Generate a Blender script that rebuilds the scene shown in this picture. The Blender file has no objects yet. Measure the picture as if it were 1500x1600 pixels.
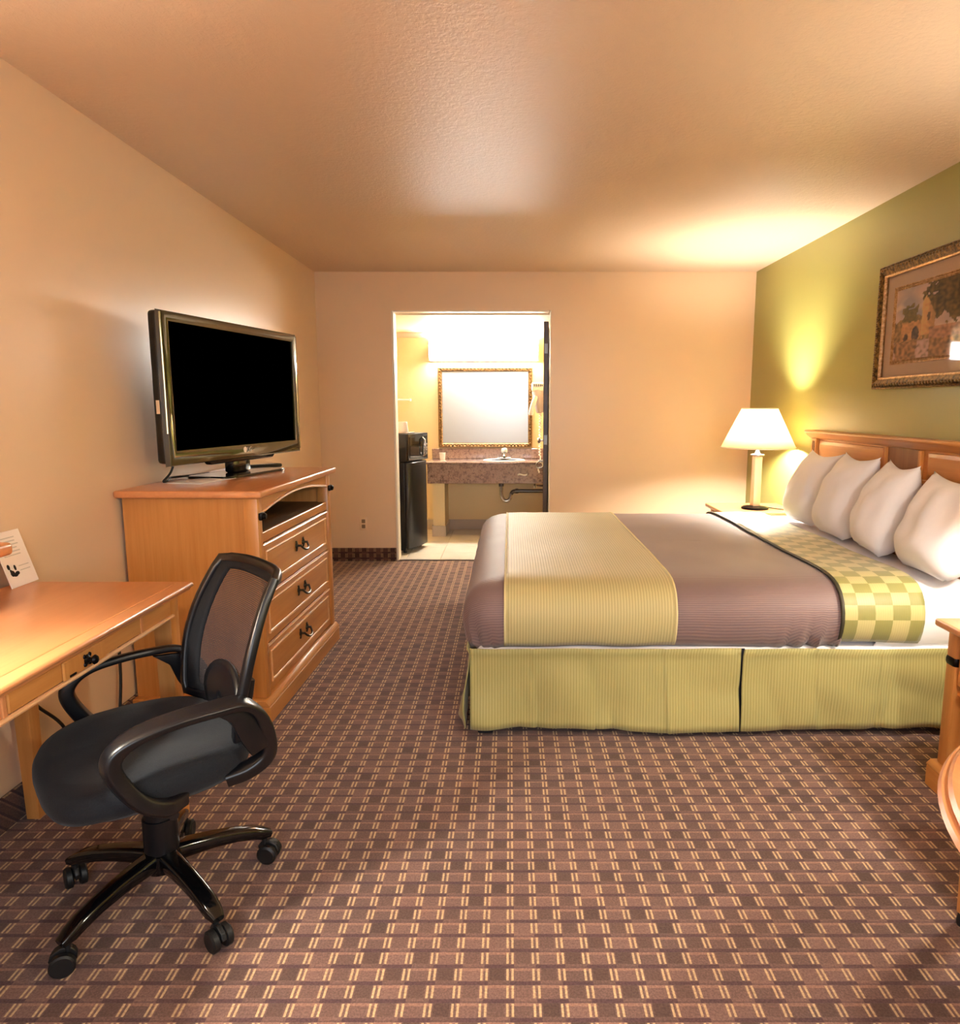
import bpy, bmesh, math, random
from mathutils import Vector, Matrix, noise

random.seed(7)
SC = bpy.context.scene
COL = SC.collection
PI = math.pi

# ------------------------------------------------------------------ camera
cam_d = bpy.data.cameras.new('camera')
cam = bpy.data.objects.new('camera', cam_d)
COL.objects.link(cam)
cam.location = (0, 0, 1.31)
cam.rotation_euler = (math.radians(90 - 8.531), 0, 0)
cam_d.sensor_fit = 'VERTICAL'
cam_d.sensor_height = 36.0
cam_d.lens = 1110.0 * 36.0 / 1600.0
cam_d.shift_x = -47.0 / 1600.0
cam_d.clip_start = 0.05
SC.camera = cam

# ------------------------------------------------------------------ world (overcast daylight outside the window)
W = bpy.data.worlds.new('world')
SC.world = W
W.use_nodes = True
bg = W.node_tree.nodes['Background']
bg.inputs[0].default_value = (0.82, 0.90, 1.0, 1)
bg.inputs[1].default_value = 3.0

# ------------------------------------------------------------------ exposure
SC.view_settings.view_transform = 'Standard'
SC.view_settings.look = 'None'
SC.view_settings.gamma = 1.0
SC.view_settings.use_curve_mapping = False
SC.view_settings.exposure = 1.62
SC.cycles.max_bounces = 10
SC.cycles.diffuse_bounces = 6
SC.cycles.transparent_max_bounces = 12
SC.cycles.sample_clamp_indirect = 6.0
SC.cycles.caustics_reflective = False
SC.cycles.caustics_refractive = False
SC.cycles.use_denoising = True

WARM = (1.0, 0.93, 0.79)
LAMP_W = dict(far=62.0, near=21.0, desk=46.0, pendant=20.0)
BAR_E = 30.0

# ================================================================== helpers
def lin(h):
    if isinstance(h, str):
        h = h.lstrip('#')
        c = [int(h[i:i + 2], 16) / 255 for i in (0, 2, 4)]
    else:
        c = [v / 255 for v in h]
    return tuple(((v / 12.92) if v <= 0.04045 else ((v + 0.055) / 1.055) ** 2.4) for v in c) + (1.0,)


class NT:
    def __init__(s, name):
        s.m = bpy.data.materials.new(name)
        s.m.use_nodes = True
        s.t = s.m.node_tree
        s.b = s.t.nodes['Principled BSDF']
        s.out = s.t.nodes['Material Output']
        s._tc = None

    def n(s, kind, **kw):
        nd = s.t.nodes.new(kind)
        for k, v in kw.items():
            setattr(nd, k, v)
        return nd

    def link(s, a, b):
        s.t.links.new(a, b)

    def put(s, sock, v):
        if hasattr(v, 'node'):
            s.link(v, sock)
        else:
            sock.default_value = v

    def tc(s):
        if s._tc is None:
            s._tc = s.n('ShaderNodeTexCoord')
        return s._tc.outputs['Object']

    def xyz(s):
        nd = s.n('ShaderNodeSeparateXYZ')
        s.link(s.tc(), nd.inputs[0])
        return nd.outputs

    def math(s, op, a, b=None, c=None, clamp=False):
        nd = s.n('ShaderNodeMath', operation=op)
        nd.use_clamp = clamp
        s.put(nd.inputs[0], a)
        if b is not None:
            s.put(nd.inputs[1], b)
        if c is not None:
            s.put(nd.inputs[2], c)
        return nd.outputs[0]

    def mix(s, f, a, b, mode='MIX'):
        nd = s.n('ShaderNodeMix', data_type='RGBA', blend_type=mode)
        s.put(nd.inputs[0], f)
        s.put(nd.inputs[6], a)
        s.put(nd.inputs[7], b)
        return nd.outputs[2]

    def map(s, scale):
        nd = s.n('ShaderNodeMapping')
        s.link(s.tc(), nd.inputs[0])
        nd.inputs['Scale'].default_value = scale
        return nd.outputs[0]

    def noise(s, vec, scale, detail=4, rough=0.5):
        nd = s.n('ShaderNodeTexNoise')
        if vec is not None:
            s.link(vec, nd.inputs['Vector'])
        nd.inputs['Scale'].default_value = scale
        nd.inputs['Detail'].default_value = detail
        nd.inputs['Roughness'].default_value = rough
        return nd.outputs['Fac']

    def ramp(s, fac, stops):
        nd = s.n('ShaderNodeValToRGB')
        s.link(fac, nd.inputs[0])
        el = nd.color_ramp.elements
        while len(el) < len(stops):
            el.new(0.5)
        for e, (p, c) in zip(el, stops):
            e.position = p
            e.color = c
        return nd.outputs[0]

    def bump(s, h, strength, dist=0.01):
        nd = s.n('ShaderNodeBump')
        s.link(h, nd.inputs['Height'])
        nd.inputs['Strength'].default_value = strength
        nd.inputs['Distance'].default_value = dist
        s.link(nd.outputs[0], s.b.inputs['Normal'])

    def set(s, **kw):
        names = dict(col='Base Color', rough='Roughness', metal='Metallic', spec='Specular IOR Level', coat='Coat Weight',
                     coatr='Coat Roughness', sheen='Sheen Weight', emit='Emission Color', es='Emission Strength', alpha='Alpha')
        for k, v in kw.items():
            s.put(s.b.inputs[names[k]], v)
        return s


def plain(name, col, rough=0.5, **kw):
    t = NT(name)
    t.set(col=lin(col), rough=rough, **kw)
    return t.m


class MB:
    """collects shapes for ONE mesh object"""
    def __init__(s):
        s.bm = bmesh.new()

    def _merge(s, b):
        me = bpy.data.meshes.new('t')
        b.to_mesh(me)
        b.free()
        s.bm.from_mesh(me)
        bpy.data.meshes.remove(me)

    def box(s, x0, x1, y0, y1, z0, z1, bev=0.0, seg=2, M=None):
        b = bmesh.new()
        bmesh.ops.create_cube(b, size=1.0)
        for v in b.verts:
            v.co = Vector(((x0 + x1) / 2 + v.co.x * (x1 - x0), (y0 + y1) / 2 + v.co.y * (y1 - y0), (z0 + z1) / 2 + v.co.z * (z1 - z0)))
        if bev > 0:
            bmesh.ops.bevel(b, geom=list(b.edges), offset=bev, segments=seg, affect='EDGES', profile=0.5)
        if M is not None:
            b.transform(M)
        s._merge(b)
        return s

    def prism(s, poly, axis, a, c, bev=0.0, seg=2, M=None):
        """poly in the two other axes (cyclic order), extruded along axis from a to c"""
        b = bmesh.new()
        def P(p, w):
            return {'x': (w, p[0], p[1]), 'y': (p[0], w, p[1]), 'z': (p[0], p[1], w)}[axis]
        va = [b.verts.new(P(p, a)) for p in poly]
        vc = [b.verts.new(P(p, c)) for p in poly]
        n = len(poly)
        b.faces.new(va)
        b.faces.new(vc[::-1])
        for i in range(n):
            b.faces.new((va[i], vc[i], vc[(i + 1) % n], va[(i + 1) % n]))
        bmesh.ops.recalc_face_normals(b, faces=list(b.faces))
        if bev > 0:
            ed = [e for e in b.edges if len(e.link_faces) == 2 and e.calc_face_angle() > 0.6]
            bmesh.ops.bevel(b, geom=ed, offset=bev, segments=seg, affect='EDGES', profile=0.5)
        if M is not None:
            b.transform(M)
        s._merge(b)
        return s

    def tube(s, pts, r, n=10, sec=None, closed=False, up=None):
        """sweep a round (r number or list) or custom section [(a,b)...] along pts"""
        pts = [Vector(p) for p in pts]
        m = len(pts)
        rr = r if isinstance(r, (list, tuple)) else [r] * m
        if sec is None:
            sec = [(math.cos(2 * PI * k / n), math.sin(2 * PI * k / n)) for k in range(n)]
        n = len(sec)
        tang = []
        for i in range(m):
            if closed:
                t = pts[(i + 1) % m] - pts[i - 1]
            else:
                t = pts[min(i + 1, m - 1)] - pts[max(i - 1, 0)]
            tang.append(t.normalized())
        u = Vector(up) if up is not None else (Vector((0, 0, 1)) if abs(tang[0].z) < 0.9 else Vector((1, 0, 0)))
        rings = []
        for i in range(m):
            t = tang[i]
            if up is not None:
                u = Vector(up)
            u = (u - t * u.dot(t))
            if u.length < 1e-5:
                u = Vector((1, 0, 0)) - t * t.x
            u.normalize()
            w = t.cross(u)
            q = rr[i]
            qa, qb = q if isinstance(q, (tuple, list)) else (q, q)
            rings.append([s.bm.verts.new(pts[i] + u * (a * qa) + w * (b * qb)) for a, b in sec])
        fs = []
        last = m if closed else m - 1
        for i in range(last):
            A, B = rings[i], rings[(i + 1) % m]
            for k in range(n):
                fs.append(s.bm.faces.new((A[k], A[(k + 1) % n], B[(k + 1) % n], B[k])))
        if not closed:
            fs.append(s.bm.faces.new(rings[0][::-1]))
            fs.append(s.bm.faces.new(rings[-1]))
        bmesh.ops.recalc_face_normals(s.bm, faces=fs)
        return s

    def lathe(s, prof, n=32, M=None, cap=True):
        b = bmesh.new()
        rings = []
        for r, z in prof:
            r = max(r, 1e-4)
            rings.append([b.verts.new((r * math.cos(2 * PI * k / n), r * math.sin(2 * PI * k / n), z)) for k in range(n)])
        for A, B in zip(rings, rings[1:]):
            for k in range(n):
                b.faces.new((A[k], A[(k + 1) % n], B[(k + 1) % n], B[k]))
        if cap:
            b.faces.new(rings[0][::-1])
            b.faces.new(rings[-1])
        bmesh.ops.recalc_face_normals(b, faces=list(b.faces))
        if M is not None:
            b.transform(M)
        s._merge(b)
        return s

    def grid(s, fn, nu, nv, flip=False, closed_u=False):
        """fn(i/nu, j/nv) -> point"""
        vs = [[s.bm.verts.new(fn(i / nu, j / nv)) for j in range(nv + 1)] for i in range(nu + (0 if closed_u else 1))]
        for i in range(nu):
            for j in range(nv):
                A = vs[i]
                B = vs[(i + 1) % len(vs)]
                q = (A[j], B[j], B[j + 1], A[j + 1])
                s.bm.faces.new(q[::-1] if flip else q)
        return s

    def rings(s, rl, cap0=True, cap1=True):
        """skin a list of closed rings of equal count"""
        vs = [[s.bm.verts.new(p) for p in r] for r in rl]
        fs = []
        n = len(vs[0])
        for A, B in zip(vs, vs[1:]):
            for k in range(n):
                fs.append(s.bm.faces.new((A[k], A[(k + 1) % n], B[(k + 1) % n], B[k])))
        if cap0:
            fs.append(s.bm.faces.new(vs[0][::-1]))
        if cap1:
            fs.append(s.bm.faces.new(vs[-1]))
        bmesh.ops.recalc_face_normals(s.bm, faces=fs)
        return s

    def clip(s, axis, lo, hi):
        no = {'x': (1, 0, 0), 'y': (0, 1, 0), 'z': (0, 0, 1)}[axis]
        for v, inner in ((lo, True), (hi, False)):
            if v is None:
                continue
            g = list(s.bm.verts) + list(s.bm.edges) + list(s.bm.faces)
            bmesh.ops.bisect_plane(s.bm, geom=g, dist=1e-6, plane_co=[c * v for c in no], plane_no=no, clear_inner=inner, clear_outer=not inner)
        return s

    def build(s, name, mat, parent=None, smooth=35, world=True, solid=None, sub=0):
        me = bpy.data.meshes.new(name)
        if parent is not None and world:
            s.bm.transform(wmat(parent).inverted())
        s.bm.to_mesh(me)
        s.bm.free()
        for p in me.polygons:
            p.use_smooth = True
        if smooth < 180:
            me.set_sharp_from_angle(angle=math.radians(smooth))
        me.materials.append(mat)
        o = bpy.data.objects.new(name, me)
        COL.objects.link(o)
        if parent is not None:
            o.parent = parent
        if solid:
            md = o.modifiers.new('solid', 'SOLIDIFY')
            md.thickness = abs(solid)
            md.offset = -1 if solid > 0 else 1
        if sub:
            md = o.modifiers.new('sub', 'SUBSURF')
            md.levels = sub
            md.render_levels = sub
        return o


def wmat(o):
    m = o.matrix_basis.copy()
    p = o.parent
    while p is not None:
        m = p.matrix_basis @ m
        p = p.parent
    return m


def tag(o, label, cat, group=None, kind=None):
    o['label'] = label
    o['category'] = cat
    if group:
        o['group'] = group
    if kind:
        o['kind'] = kind
    return o


def thing(name, label, cat, loc=(0, 0, 0), rz=0.0, group=None):
    o = bpy.data.objects.new(name, None)
    o.empty_display_size = 0.1
    COL.objects.link(o)
    o.location = loc
    o.rotation_euler = (0, 0, rz)
    o.matrix_basis = Matrix.Translation(loc) @ Matrix.Rotation(rz, 4, 'Z')
    return tag(o, label, cat, group)


def struct(o, label=None):
    o['kind'] = 'structure'
    if label:
        o['label'] = label
    return o


def rsec(a, b, k=0.35, n=4):
    """rounded-rectangle section, half sizes 1 x 1 scaled by a, b"""
    pts = []
    for cx, cy, st in ((1, 1, 0), (-1, 1, 90), (-1, -1, 180), (1, -1, 270)):
        for i in range(n):
            an = math.radians(st + 90 * i / (n - 1))
            pts.append((a * (cx * (1 - k) + k * math.cos(an)), b * (cy * (1 - k) + k * math.sin(an))))
    return pts


def bez(pts, n=8):
    """Catmull-Rom through pts"""
    P = [Vector(p) for p in pts]
    P = [P[0] * 2 - P[1]] + P + [P[-1] * 2 - P[-2]]
    out = []
    for i in range(1, len(P) - 2):
        p0, p1, p2, p3 = P[i - 1:i + 3]
        for k in range(n):
            t = k / n
            out.append(0.5 * ((2 * p1) + (p2 - p0) * t + (2 * p0 - 5 * p1 + 4 * p2 - p3) * t * t + (3 * p1 - p0 - 3 * p2 + p3) * t ** 3))
    out.append(P[-2])
    return out


def ROT(ax, deg):
    return Matrix.Rotation(math.radians(deg), 4, ax)


def TR(*p):
    return Matrix.Translation(p)


# ================================================================== materials
def paint(name, col, rough=0.42, bscale=55, bstr=0.12, spec=0.5, var=0.03):
    t = NT(name)
    nz = t.noise(t.tc(), bscale, 5, 0.6)
    big = t.noise(t.tc(), 1.2, 2)
    c = lin(col)
    c2 = tuple(v * (1 - var) for v in c[:3]) + (1,)
    t.set(col=t.mix(big, c, c2), rough=rough, spec=spec)
    t.bump(nz, bstr, 0.004)
    return t.m


def wood(name, axis, ca='#CF9352', cb='#BB7C3E', rough=0.36, st=0.20):
    t = NT(name)
    sc = {'x': (1.2, 22, 22), 'y': (22, 1.2, 22), 'z': (22, 22, 1.2)}[axis]
    v = t.map(sc)
    n1 = t.noise(v, 1.6, 6, 0.62)
    sc2 = {'x': (3, 160, 160), 'y': (160, 3, 160), 'z': (160, 160, 3)}[axis]
    n2 = t.noise(t.map(sc2), 1.0, 3)
    c = t.ramp(n1, [(0.3, lin(ca)), (0.7, lin(cb))])
    c = t.mix(t.math('MULTIPLY', n2, st), c, lin('#96602F'))
    t.set(col=c, rough=rough, coat=0.15, coatr=0.25)
    t.bump(n2, 0.05, 0.001)
    return t.m


M = {}
M['wall'] = paint('wall_paint_peach', '#E5C9A9', rough=0.31, bscale=38, bstr=0.10)
M['wall_front'] = paint('wall_paint_peach_front', '#DDBC9F', rough=0.45)
M['green'] = paint('wall_paint_olive', '#979450', rough=0.40, bscale=38, bstr=0.10)
M['alcove'] = paint('wall_paint_cream', '#E6CE9E', rough=0.45)
M['alcove_ceil'] = paint('alcove_ceiling_paint', '#F0DDB8', rough=0.6)
M['white_trim'] = paint('white_trim_paint', '#EFE6D6', rough=0.4, bstr=0.02)


def ceiling_mat():
    t = NT('ceiling_knockdown')
    a = t.noise(t.tc(), 52, 4, 0.6)
    b = t.noise(t.tc(), 110, 3, 0.6)
    st = t.ramp(a, [(0.44, (0, 0, 0, 1)), (0.58, (1, 1, 1, 1))])
    h = t.math('ADD', t.math('MULTIPLY', st, 1.0), t.math('MULTIPLY', b, 0.35))
    t.set(col=lin('#D2BBA4'), rough=0.44, spec=0.5)
    t.bump(h, 0.22, 0.003)
    return t.m


M['ceiling'] = ceiling_mat()


def carpet_mat(name='carpet_woven', dark=1.0):
    t = NT(name)
    X, Y, Z = t.xyz()
    px, py = 0.0605, 0.0494
    # a base strip stands upright: use height too
    yy = t.math('ADD', Y, Z)
    u = t.math('DIVIDE', X, px)
    v = t.math('DIVIDE', t.math('SUBTRACT', yy, 1.346), py)
    fu = t.math('SUBTRACT', u, t.math('ROUND', u))           # -.5...5, 0 = middle of a pair
    fv = t.math('FRACT', v)
    iv = t.math('FLOOR', v)
    # yellow dashes
    au = t.math('ABSOLUTE', t.math('SUBTRACT', t.math('ABSOLUTE', fu), 0.098))
    d1 = t.math('LESS_THAN', au, 0.045)
    d2 = t.math('MULTIPLY', t.math('GREATER_THAN', fv, 0.27), t.math('LESS_THAN', fv, 0.97))
    dash = t.math('MULTIPLY', d1, d2)
    # dark bars linking pairs, brick fashion
    half = t.math('MULTIPLY', t.math('ADD', u, iv), 0.5)
    fh = t.math('FRACT', t.math('ADD', half, 100.0))          # 0..1 spans two columns
    inb = t.math('LESS_THAN', t.math('ABSOLUTE', t.math('SUBTRACT', fh, 0.25)), 0.33)
    row = t.math('LESS_THAN', fv, 0.22)
    bar = t.math('MULTIPLY', inb, row)
    thin = t.math('MULTIPLY', t.math('SUBTRACT', 1.0, inb), t.math('LESS_THAN', fv, 0.10))
    lightrow = t.math('MULTIPLY', t.math('GREATER_THAN', fv, 0.84), inb)
    # block tone
    blk = t.n('ShaderNodeTexWhiteNoise', noise_dimensions='2D')
    cmb = t.n('ShaderNodeCombineXYZ')
    t.link(t.math('FLOOR', u), cmb.inputs[0])
    t.link(iv, cmb.inputs[1])
    t.link(cmb.outputs[0], blk.inputs['Vector'])
    wear = t.noise(t.tc(), 9.0, 5, 0.7)
    fib = t.noise(t.tc(), 190, 3, 0.8)
    base = t.mix(t.math('MULTIPLY', blk.outputs['Value'], 0.9), lin('#8E6D62'), lin('#6C544D'))
    inblock = t.math('MULTIPLY', t.math('GREATER_THAN', t.math('ABSOLUTE', fu), 0.20), t.math('GREATER_THAN', fv, 0.28))
    odd = t.math('GREATER_THAN', fh, 0.5)
    base = t.mix(t.math('MULTIPLY', t.math('MULTIPLY', inblock, odd), t.math('MULTIPLY_ADD', blk.outputs['Value'], 0.7, 0.1)), base, lin('#503C36'))
    c = t.mix(t.math('MULTIPLY', lightrow, 0.55), base, lin('#B78A76'))
    c = t.mix(t.math('MULTIPLY', thin, 0.5), c, lin('#5E4446'))
    c = t.mix(t.math('MULTIPLY', bar, 0.85), c, lin('#4F3640'))
    c = t.mix(t.math('MULTIPLY', dash, 0.95), c, lin('#E2C193'))
    c = t.mix(t.math('MULTIPLY', wear, 0.35), c, lin('#6F5048'))
    c = t.mix(t.ramp(fib, [(0.40, (0.75, 0.75, 0.75, 1)), (0.62, (0, 0, 0, 1))]), c, t.mix(1.0, c, (0.50, 0.47, 0.47, 1), 'MULTIPLY'))
    if dark < 1:
        c = t.mix(1.0, c, (dark, dark * 0.95, dark * 0.95, 1), 'MULTIPLY')
    t.set(col=c, rough=0.95, spec=0.15, sheen=0.15)
    hh = t.math('ADD', t.math('MULTIPLY', fib, 0.6), t.math('SUBTRACT', 1.0, t.math('ADD', bar, t.math('MULTIPLY', thin, 0.6))))
    t.bump(hh, 0.5, 0.004)
    return t.m


M['carpet'] = carpet_mat()
M['carpet_base'] = carpet_mat('carpet_wall_base', 0.55)

M['wx'] = wood('wood_grain_x', 'x')
M['wy'] = wood('wood_grain_y', 'y')
M['wz'] = wood('wood_grain_z', 'z')
M['wtop'] = wood('wood_top', 'y', '#D29260', '#C88454', rough=0.30, st=0.12)
M['inlay'] = plain('brown_inlay', '#B27746', 0.4)
M['bead'] = wood('wood_bead_glint', 'y', '#E6B88C', '#DCA876', rough=0.25, st=0.05)  # same wood made paler: glint of the bead edges put into the colour
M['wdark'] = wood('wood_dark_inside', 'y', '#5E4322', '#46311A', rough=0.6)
M['wdoor'] = wood('door_dark_wood', 'z', '#3A2C1B', '#2C2013', rough=0.4)
M['bronze'] = plain('dark_bronze_metal', '#1E1A1A', 0.32, metal=0.85)
M['handle'] = plain('antique_pewter', '#4A463E', 0.35, metal=0.9)
M['chrome'] = plain('chrome', '#D8D8DA', 0.12, metal=1.0)
M['pipe'] = plain('grey_pipe', '#77706A', 0.3, metal=0.8)
M['plastic'] = plain('black_plastic', '#0A0B10', 0.33, spec=0.5)
M['plastic_gloss'] = plain('black_gloss_plastic', '#08080A', 0.10, spec=0.6)
M['rubber'] = plain('black_rubber', '#0C0C0E', 0.5)
M['cable'] = plain('black_cable', '#15120F', 0.5)
M['white_plastic'] = plain('white_plastic', '#EDE7DE', 0.35)
M['ivory'] = plain('ivory_plastic', '#E6CBA8', 0.35)
M['paper'] = plain('white_paper', '#F1E9E2', 0.7)
M['ink'] = plain('black_ink', '#16130F', 0.7)
M['grey_ink'] = plain('grey_ink', '#C9C3BC', 0.7)
M['frame_dark'] = plain('dark_bed_base', '#171519', 0.8)


def chair_fabric():
    t = NT('black_chair_fabric')
    w = t.noise(t.tc(), 380, 2)
    t.set(col=t.mix(w, lin('#0D1016'), lin('#1C2027')), rough=0.8, sheen=0.08, spec=0.3)
    t.bump(w, 0.3, 0.002)
    return t.m


M['seat'] = chair_fabric()
M['border'] = plain('black_back_border', '#0A0C12', 0.75, spec=0.25)


def mesh_mat():
    t = NT('black_seethrough_mesh')
    X, Y, Z = t.xyz()
    a = t.math('SINE', t.math('MULTIPLY', Y, 2 * PI / 0.0045))
    b = t.math('SINE', t.math('MULTIPLY', Z, 2 * PI / 0.0045))
    hole = t.math('GREATER_THAN', t.math('ADD', a, b), 0.75)
    al = t.math('SUBTRACT', 0.93, t.math('MULTIPLY', hole, 0.75))
    t.set(col=lin('#2A2427'), rough=0.7, alpha=al)
    return t.m


M['mesh'] = mesh_mat()


def ribbed(name, ca, cb, mode, pitch, rough=0.55, depth=0.35, sheen=0.2):
    t = NT(name)
    X, Y, Z = t.xyz()
    co = {'x': X, 'yz': t.math('ADD', Y, Z), 'y': Y, 'xy': t.math('ADD', X, Y)}[mode]
    s = t.math('SINE', t.math('MULTIPLY', co, 2 * PI / pitch))
    f = t.math('MULTIPLY_ADD', s, 0.5, 0.5)
    big = t.noise(t.tc(), 3.0, 3)
    c = t.mix(t.math('MULTIPLY', f, depth), lin(ca), lin(cb))
    c = t.mix(t.math('MULTIPLY', big, 0.12), c, lin(cb))
    t.set(col=c, rough=rough, sheen=sheen, spec=0.35)
    t.bump(f, 0.25, 0.002)
    return t.m


M['brown'] = ribbed('brown_satin_ribbed', '#8C7470', '#5E4C50', 'yz', 0.0105, 0.55, 0.55)
M['band'] = ribbed('green_satin_band', '#CBC08C', '#948A56', 'x', 0.0115, 0.55, 0.55)
M['skirt'] = ribbed('green_skirt_fabric', '#B2A86C', '#868048', 'x', 0.0115, 0.6, 0.6)
M['skirt_y'] = ribbed('green_skirt_fabric_foot', '#B2A86C', '#868048', 'y', 0.0115, 0.6, 0.6)
M['piping'] = plain('dark_piping', '#3A3423', 0.6)
M['piping_light'] = plain('pale_piping', '#DDD09A', 0.6)


def checker_mat():
    t = NT('green_checker_weave')
    X, Y, Z = t.xyz()
    q = 0.0685
    u = t.math('DIVIDE', t.math('SUBTRACT', X, 1.298), q)
    v = t.math('DIVIDE', t.math('ADD', Y, Z), q)
    par = t.math('MODULO', t.math('ADD', t.math('ADD', t.math('FLOOR', u), t.math('FLOOR', v)), 200.0), 2.0)
    wn = t.n('ShaderNodeTexWhiteNoise', noise_dimensions='2D')
    cmb = t.n('ShaderNodeCombineXYZ')
    t.link(t.math('FLOOR', u), cmb.inputs[0])
    t.link(t.math('FLOOR', v), cmb.inputs[1])
    t.link(cmb.outputs[0], wn.inputs['Vector'])
    rib = t.math('MULTIPLY_ADD', t.math('SINE', t.math('MULTIPLY', X, 2 * PI / 0.009)), 0.5, 0.5)
    c = t.mix(par, lin('#BEB27C'), lin('#87844E'))
    c = t.mix(t.math('MULTIPLY', wn.outputs['Value'], 0.25), c, lin('#A99C52'))
    c = t.mix(t.math('MULTIPLY', rib, 0.15), c, lin('#877C3C'))
    t.set(col=c, rough=0.5, sheen=0.2)
    t.bump(rib, 0.15, 0.001)
    return t.m


M['check'] = checker_mat()


def linen():
    t = NT('white_linen')
    w = t.noise(t.tc(), 260, 2)
    s = t.noise(t.tc(), 6, 3)
    t.set(col=lin('#E4E2E6'), rough=0.8, sheen=0.2, spec=0.2)
    t.bump(t.math('ADD', t.math('MULTIPLY', w, 0.06), s), 0.25, 0.012)
    return t.m


M['linen'] = linen()


def shade_mat():
    t = NT('lamp_shade_fabric')
    for nd in [t.b]:
        t.t.nodes.remove(nd)
    d = t.n('ShaderNodeBsdfDiffuse')
    d.inputs[0].default_value = lin('#F6EFE2')
    tr = t.n('ShaderNodeBsdfTranslucent')
    tr.inputs[0].default_value = lin('#FBEBD0')
    mx = t.n('ShaderNodeMixShader')
    mx.inputs[0].default_value = 0.80
    t.link(d.outputs[0], mx.inputs[1])
    t.link(tr.outputs[0], mx.inputs[2])
    t.link(mx.outputs[0], t.out.inputs[0])
    return t.m


M['shade'] = shade_mat()


def glass_mat(name, gl=0.06):
    t = NT(name)
    t.t.nodes.remove(t.b)
    tr = t.n('ShaderNodeBsdfTransparent')
    g = t.n('ShaderNodeBsdfGlossy')
    g.inputs['Roughness'].default_value = 0.03
    fr = t.n('ShaderNodeLayerWeight')
    fr.inputs[0].default_value = 0.16
    mx = t.n('ShaderNodeMixShader')
    t.link(fr.outputs[0], mx.inputs[0])
    t.link(tr.outputs[0], mx.inputs[1])
    t.link(g.outputs[0], mx.inputs[2])
    t.link(mx.outputs[0], t.out.inputs[0])
    return t.m


M['glass'] = glass_mat('picture_glass')


def emit(name, col, st):
    t = NT(name)
    t.set(col=lin(col), emit=lin(col), es=st, rough=0.5)
    return t.m


def granite():
    t = NT('speckled_granite_laminate')
    a = t.noise(t.tc(), 26, 5, 0.7)
    b = t.noise(t.tc(), 70, 4, 0.7)
    c = t.ramp(t.math('ADD', t.math('MULTIPLY', a, 0.6), t.math('MULTIPLY', b, 0.4)),
               [(0.36, lin('#5A4A45')), (0.47, lin('#8F7569')), (0.54, lin('#A98F83')), (0.64, lin('#75605A'))])
    t.set(col=c, rough=0.16, spec=0.8, coat=0.6, coatr=0.08)
    return t.m


M['granite'] = granite()


def tile_mat():
    t = NT('bathroom_tile')
    n = t.noise(t.tc(), 5, 4)
    t.set(col=t.mix(n, lin('#EFE8DA'), lin('#E2D8C6')), rough=0.25)
    return t.m


M['tile'] = tile_mat()
M['tile_base'] = plain('grey_tile_base', '#BDB0A4', 0.35)
M['grout'] = plain('tile_grout', '#B7A78F', 0.8)
M['fridge'] = plain('black_fridge_enamel', '#16171A', 0.28, spec=0.5)
M['fridge_door'] = plain('dark_steel_door', '#3C3D40', 0.30, metal=0.7)
M['micro_glass'] = plain('dark_oven_glass', '#1B1A16', 0.06, spec=1.0, metal=0.3)
M['silver'] = plain('silver_trim', '#C9C7C2', 0.25, metal=0.9)


def mirror_mat():
    t = NT('mirror_painted_reflection')
    t.set(col=lin('#A9AEB4'), rough=0.22, metal=0.2, spec=0.6)  # blank pale reflection put into the pane's grey base colour
    return t.m


M['mirror'] = mirror_mat()


def gilt(name, ca, cb):
    t = NT(name)
    n = t.noise(t.tc(), 60, 4, 0.7)
    t.set(col=t.ramp(n, [(0.4, lin(ca)), (0.62, lin(cb))]), rough=0.38, metal=0.55)
    t.bump(n, 0.4, 0.004)
    return t.m


M['gilt'] = gilt('antique_gilt', '#382C18', '#8C6C3A')
M['gilt_mirror'] = gilt('antique_gilt_light', '#5A4124', '#94703F')
M['gilt_lip'] = gilt('pale_gilt_lip', '#B58E62', '#E6C49A')
M['mat_board'] = plain('mauve_mat_board', '#D6C2B6', 0.7)
M['tv_bezel'] = plain('tv_gloss_bezel', '#2B2914', 0.08, spec=0.8, coat=1.0, coatr=0.05)  # black bezel tinted olive, the green wall's reflection put into its colour
M['tv_screen'] = plain('tv_screen_black', '#000000', 0.7, spec=0.0)
M['tv_shell'] = plain('tv_back_shell', '#14130F', 0.3, spec=0.5)
M['lamp_post'] = plain('cream_lamp_column', '#E8C9AC', 0.35, metal=0.2)
M['clear_knob'] = plain('clear_acrylic', '#E9E6E4', 0.08, spec=0.8)
M['dryer'] = plain('dryer_lilac_grey', '#B5A6A6', 0.3)

# ================================================================== the room
XL, XR, YB, YF, ZC = -1.576, 1.983, 5.935, -1.25, 2.373
DX0, DX1, DZ = -0.965, 0.335, 2.072          # doorway to the vanity alcove
AL, AR, AY, AZ = -1.5, 0.392, 7.50, 2.050    # alcove

b = MB().box(XL - 0.1, XR + 0.1, YF - 0.1, YB, -0.08, 0.0)
struct(b.build('floor', M['carpet']), 'brown carpet woven with pairs of yellow dashes')
b = MB().box(XL - 0.1, XR + 0.1, YF - 0.1, YB + 0.12, ZC, ZC + 0.1)
struct(b.build('ceiling', M['ceiling']), 'textured beige ceiling')
b = MB().box(XL - 0.1, XL, YF - 0.1, YB + 0.12, 0.0, ZC)
struct(b.build('wall_left', M['wall']), 'peach painted wall behind desk and television')
b = MB().box(XR, XR + 0.1, YF - 0.1, YB + 0.12, 0.0, ZC)
struct(b.build('wall_right', M['green']), 'olive green painted wall behind the headboard')
b = MB()
b.box(XL, DX0, YB, YB + 0.12, 0, ZC)
b.box(DX1, XR, YB, YB + 0.12, 0, ZC)
b.box(DX0, DX1, YB, YB + 0.12, DZ, ZC)
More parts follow.
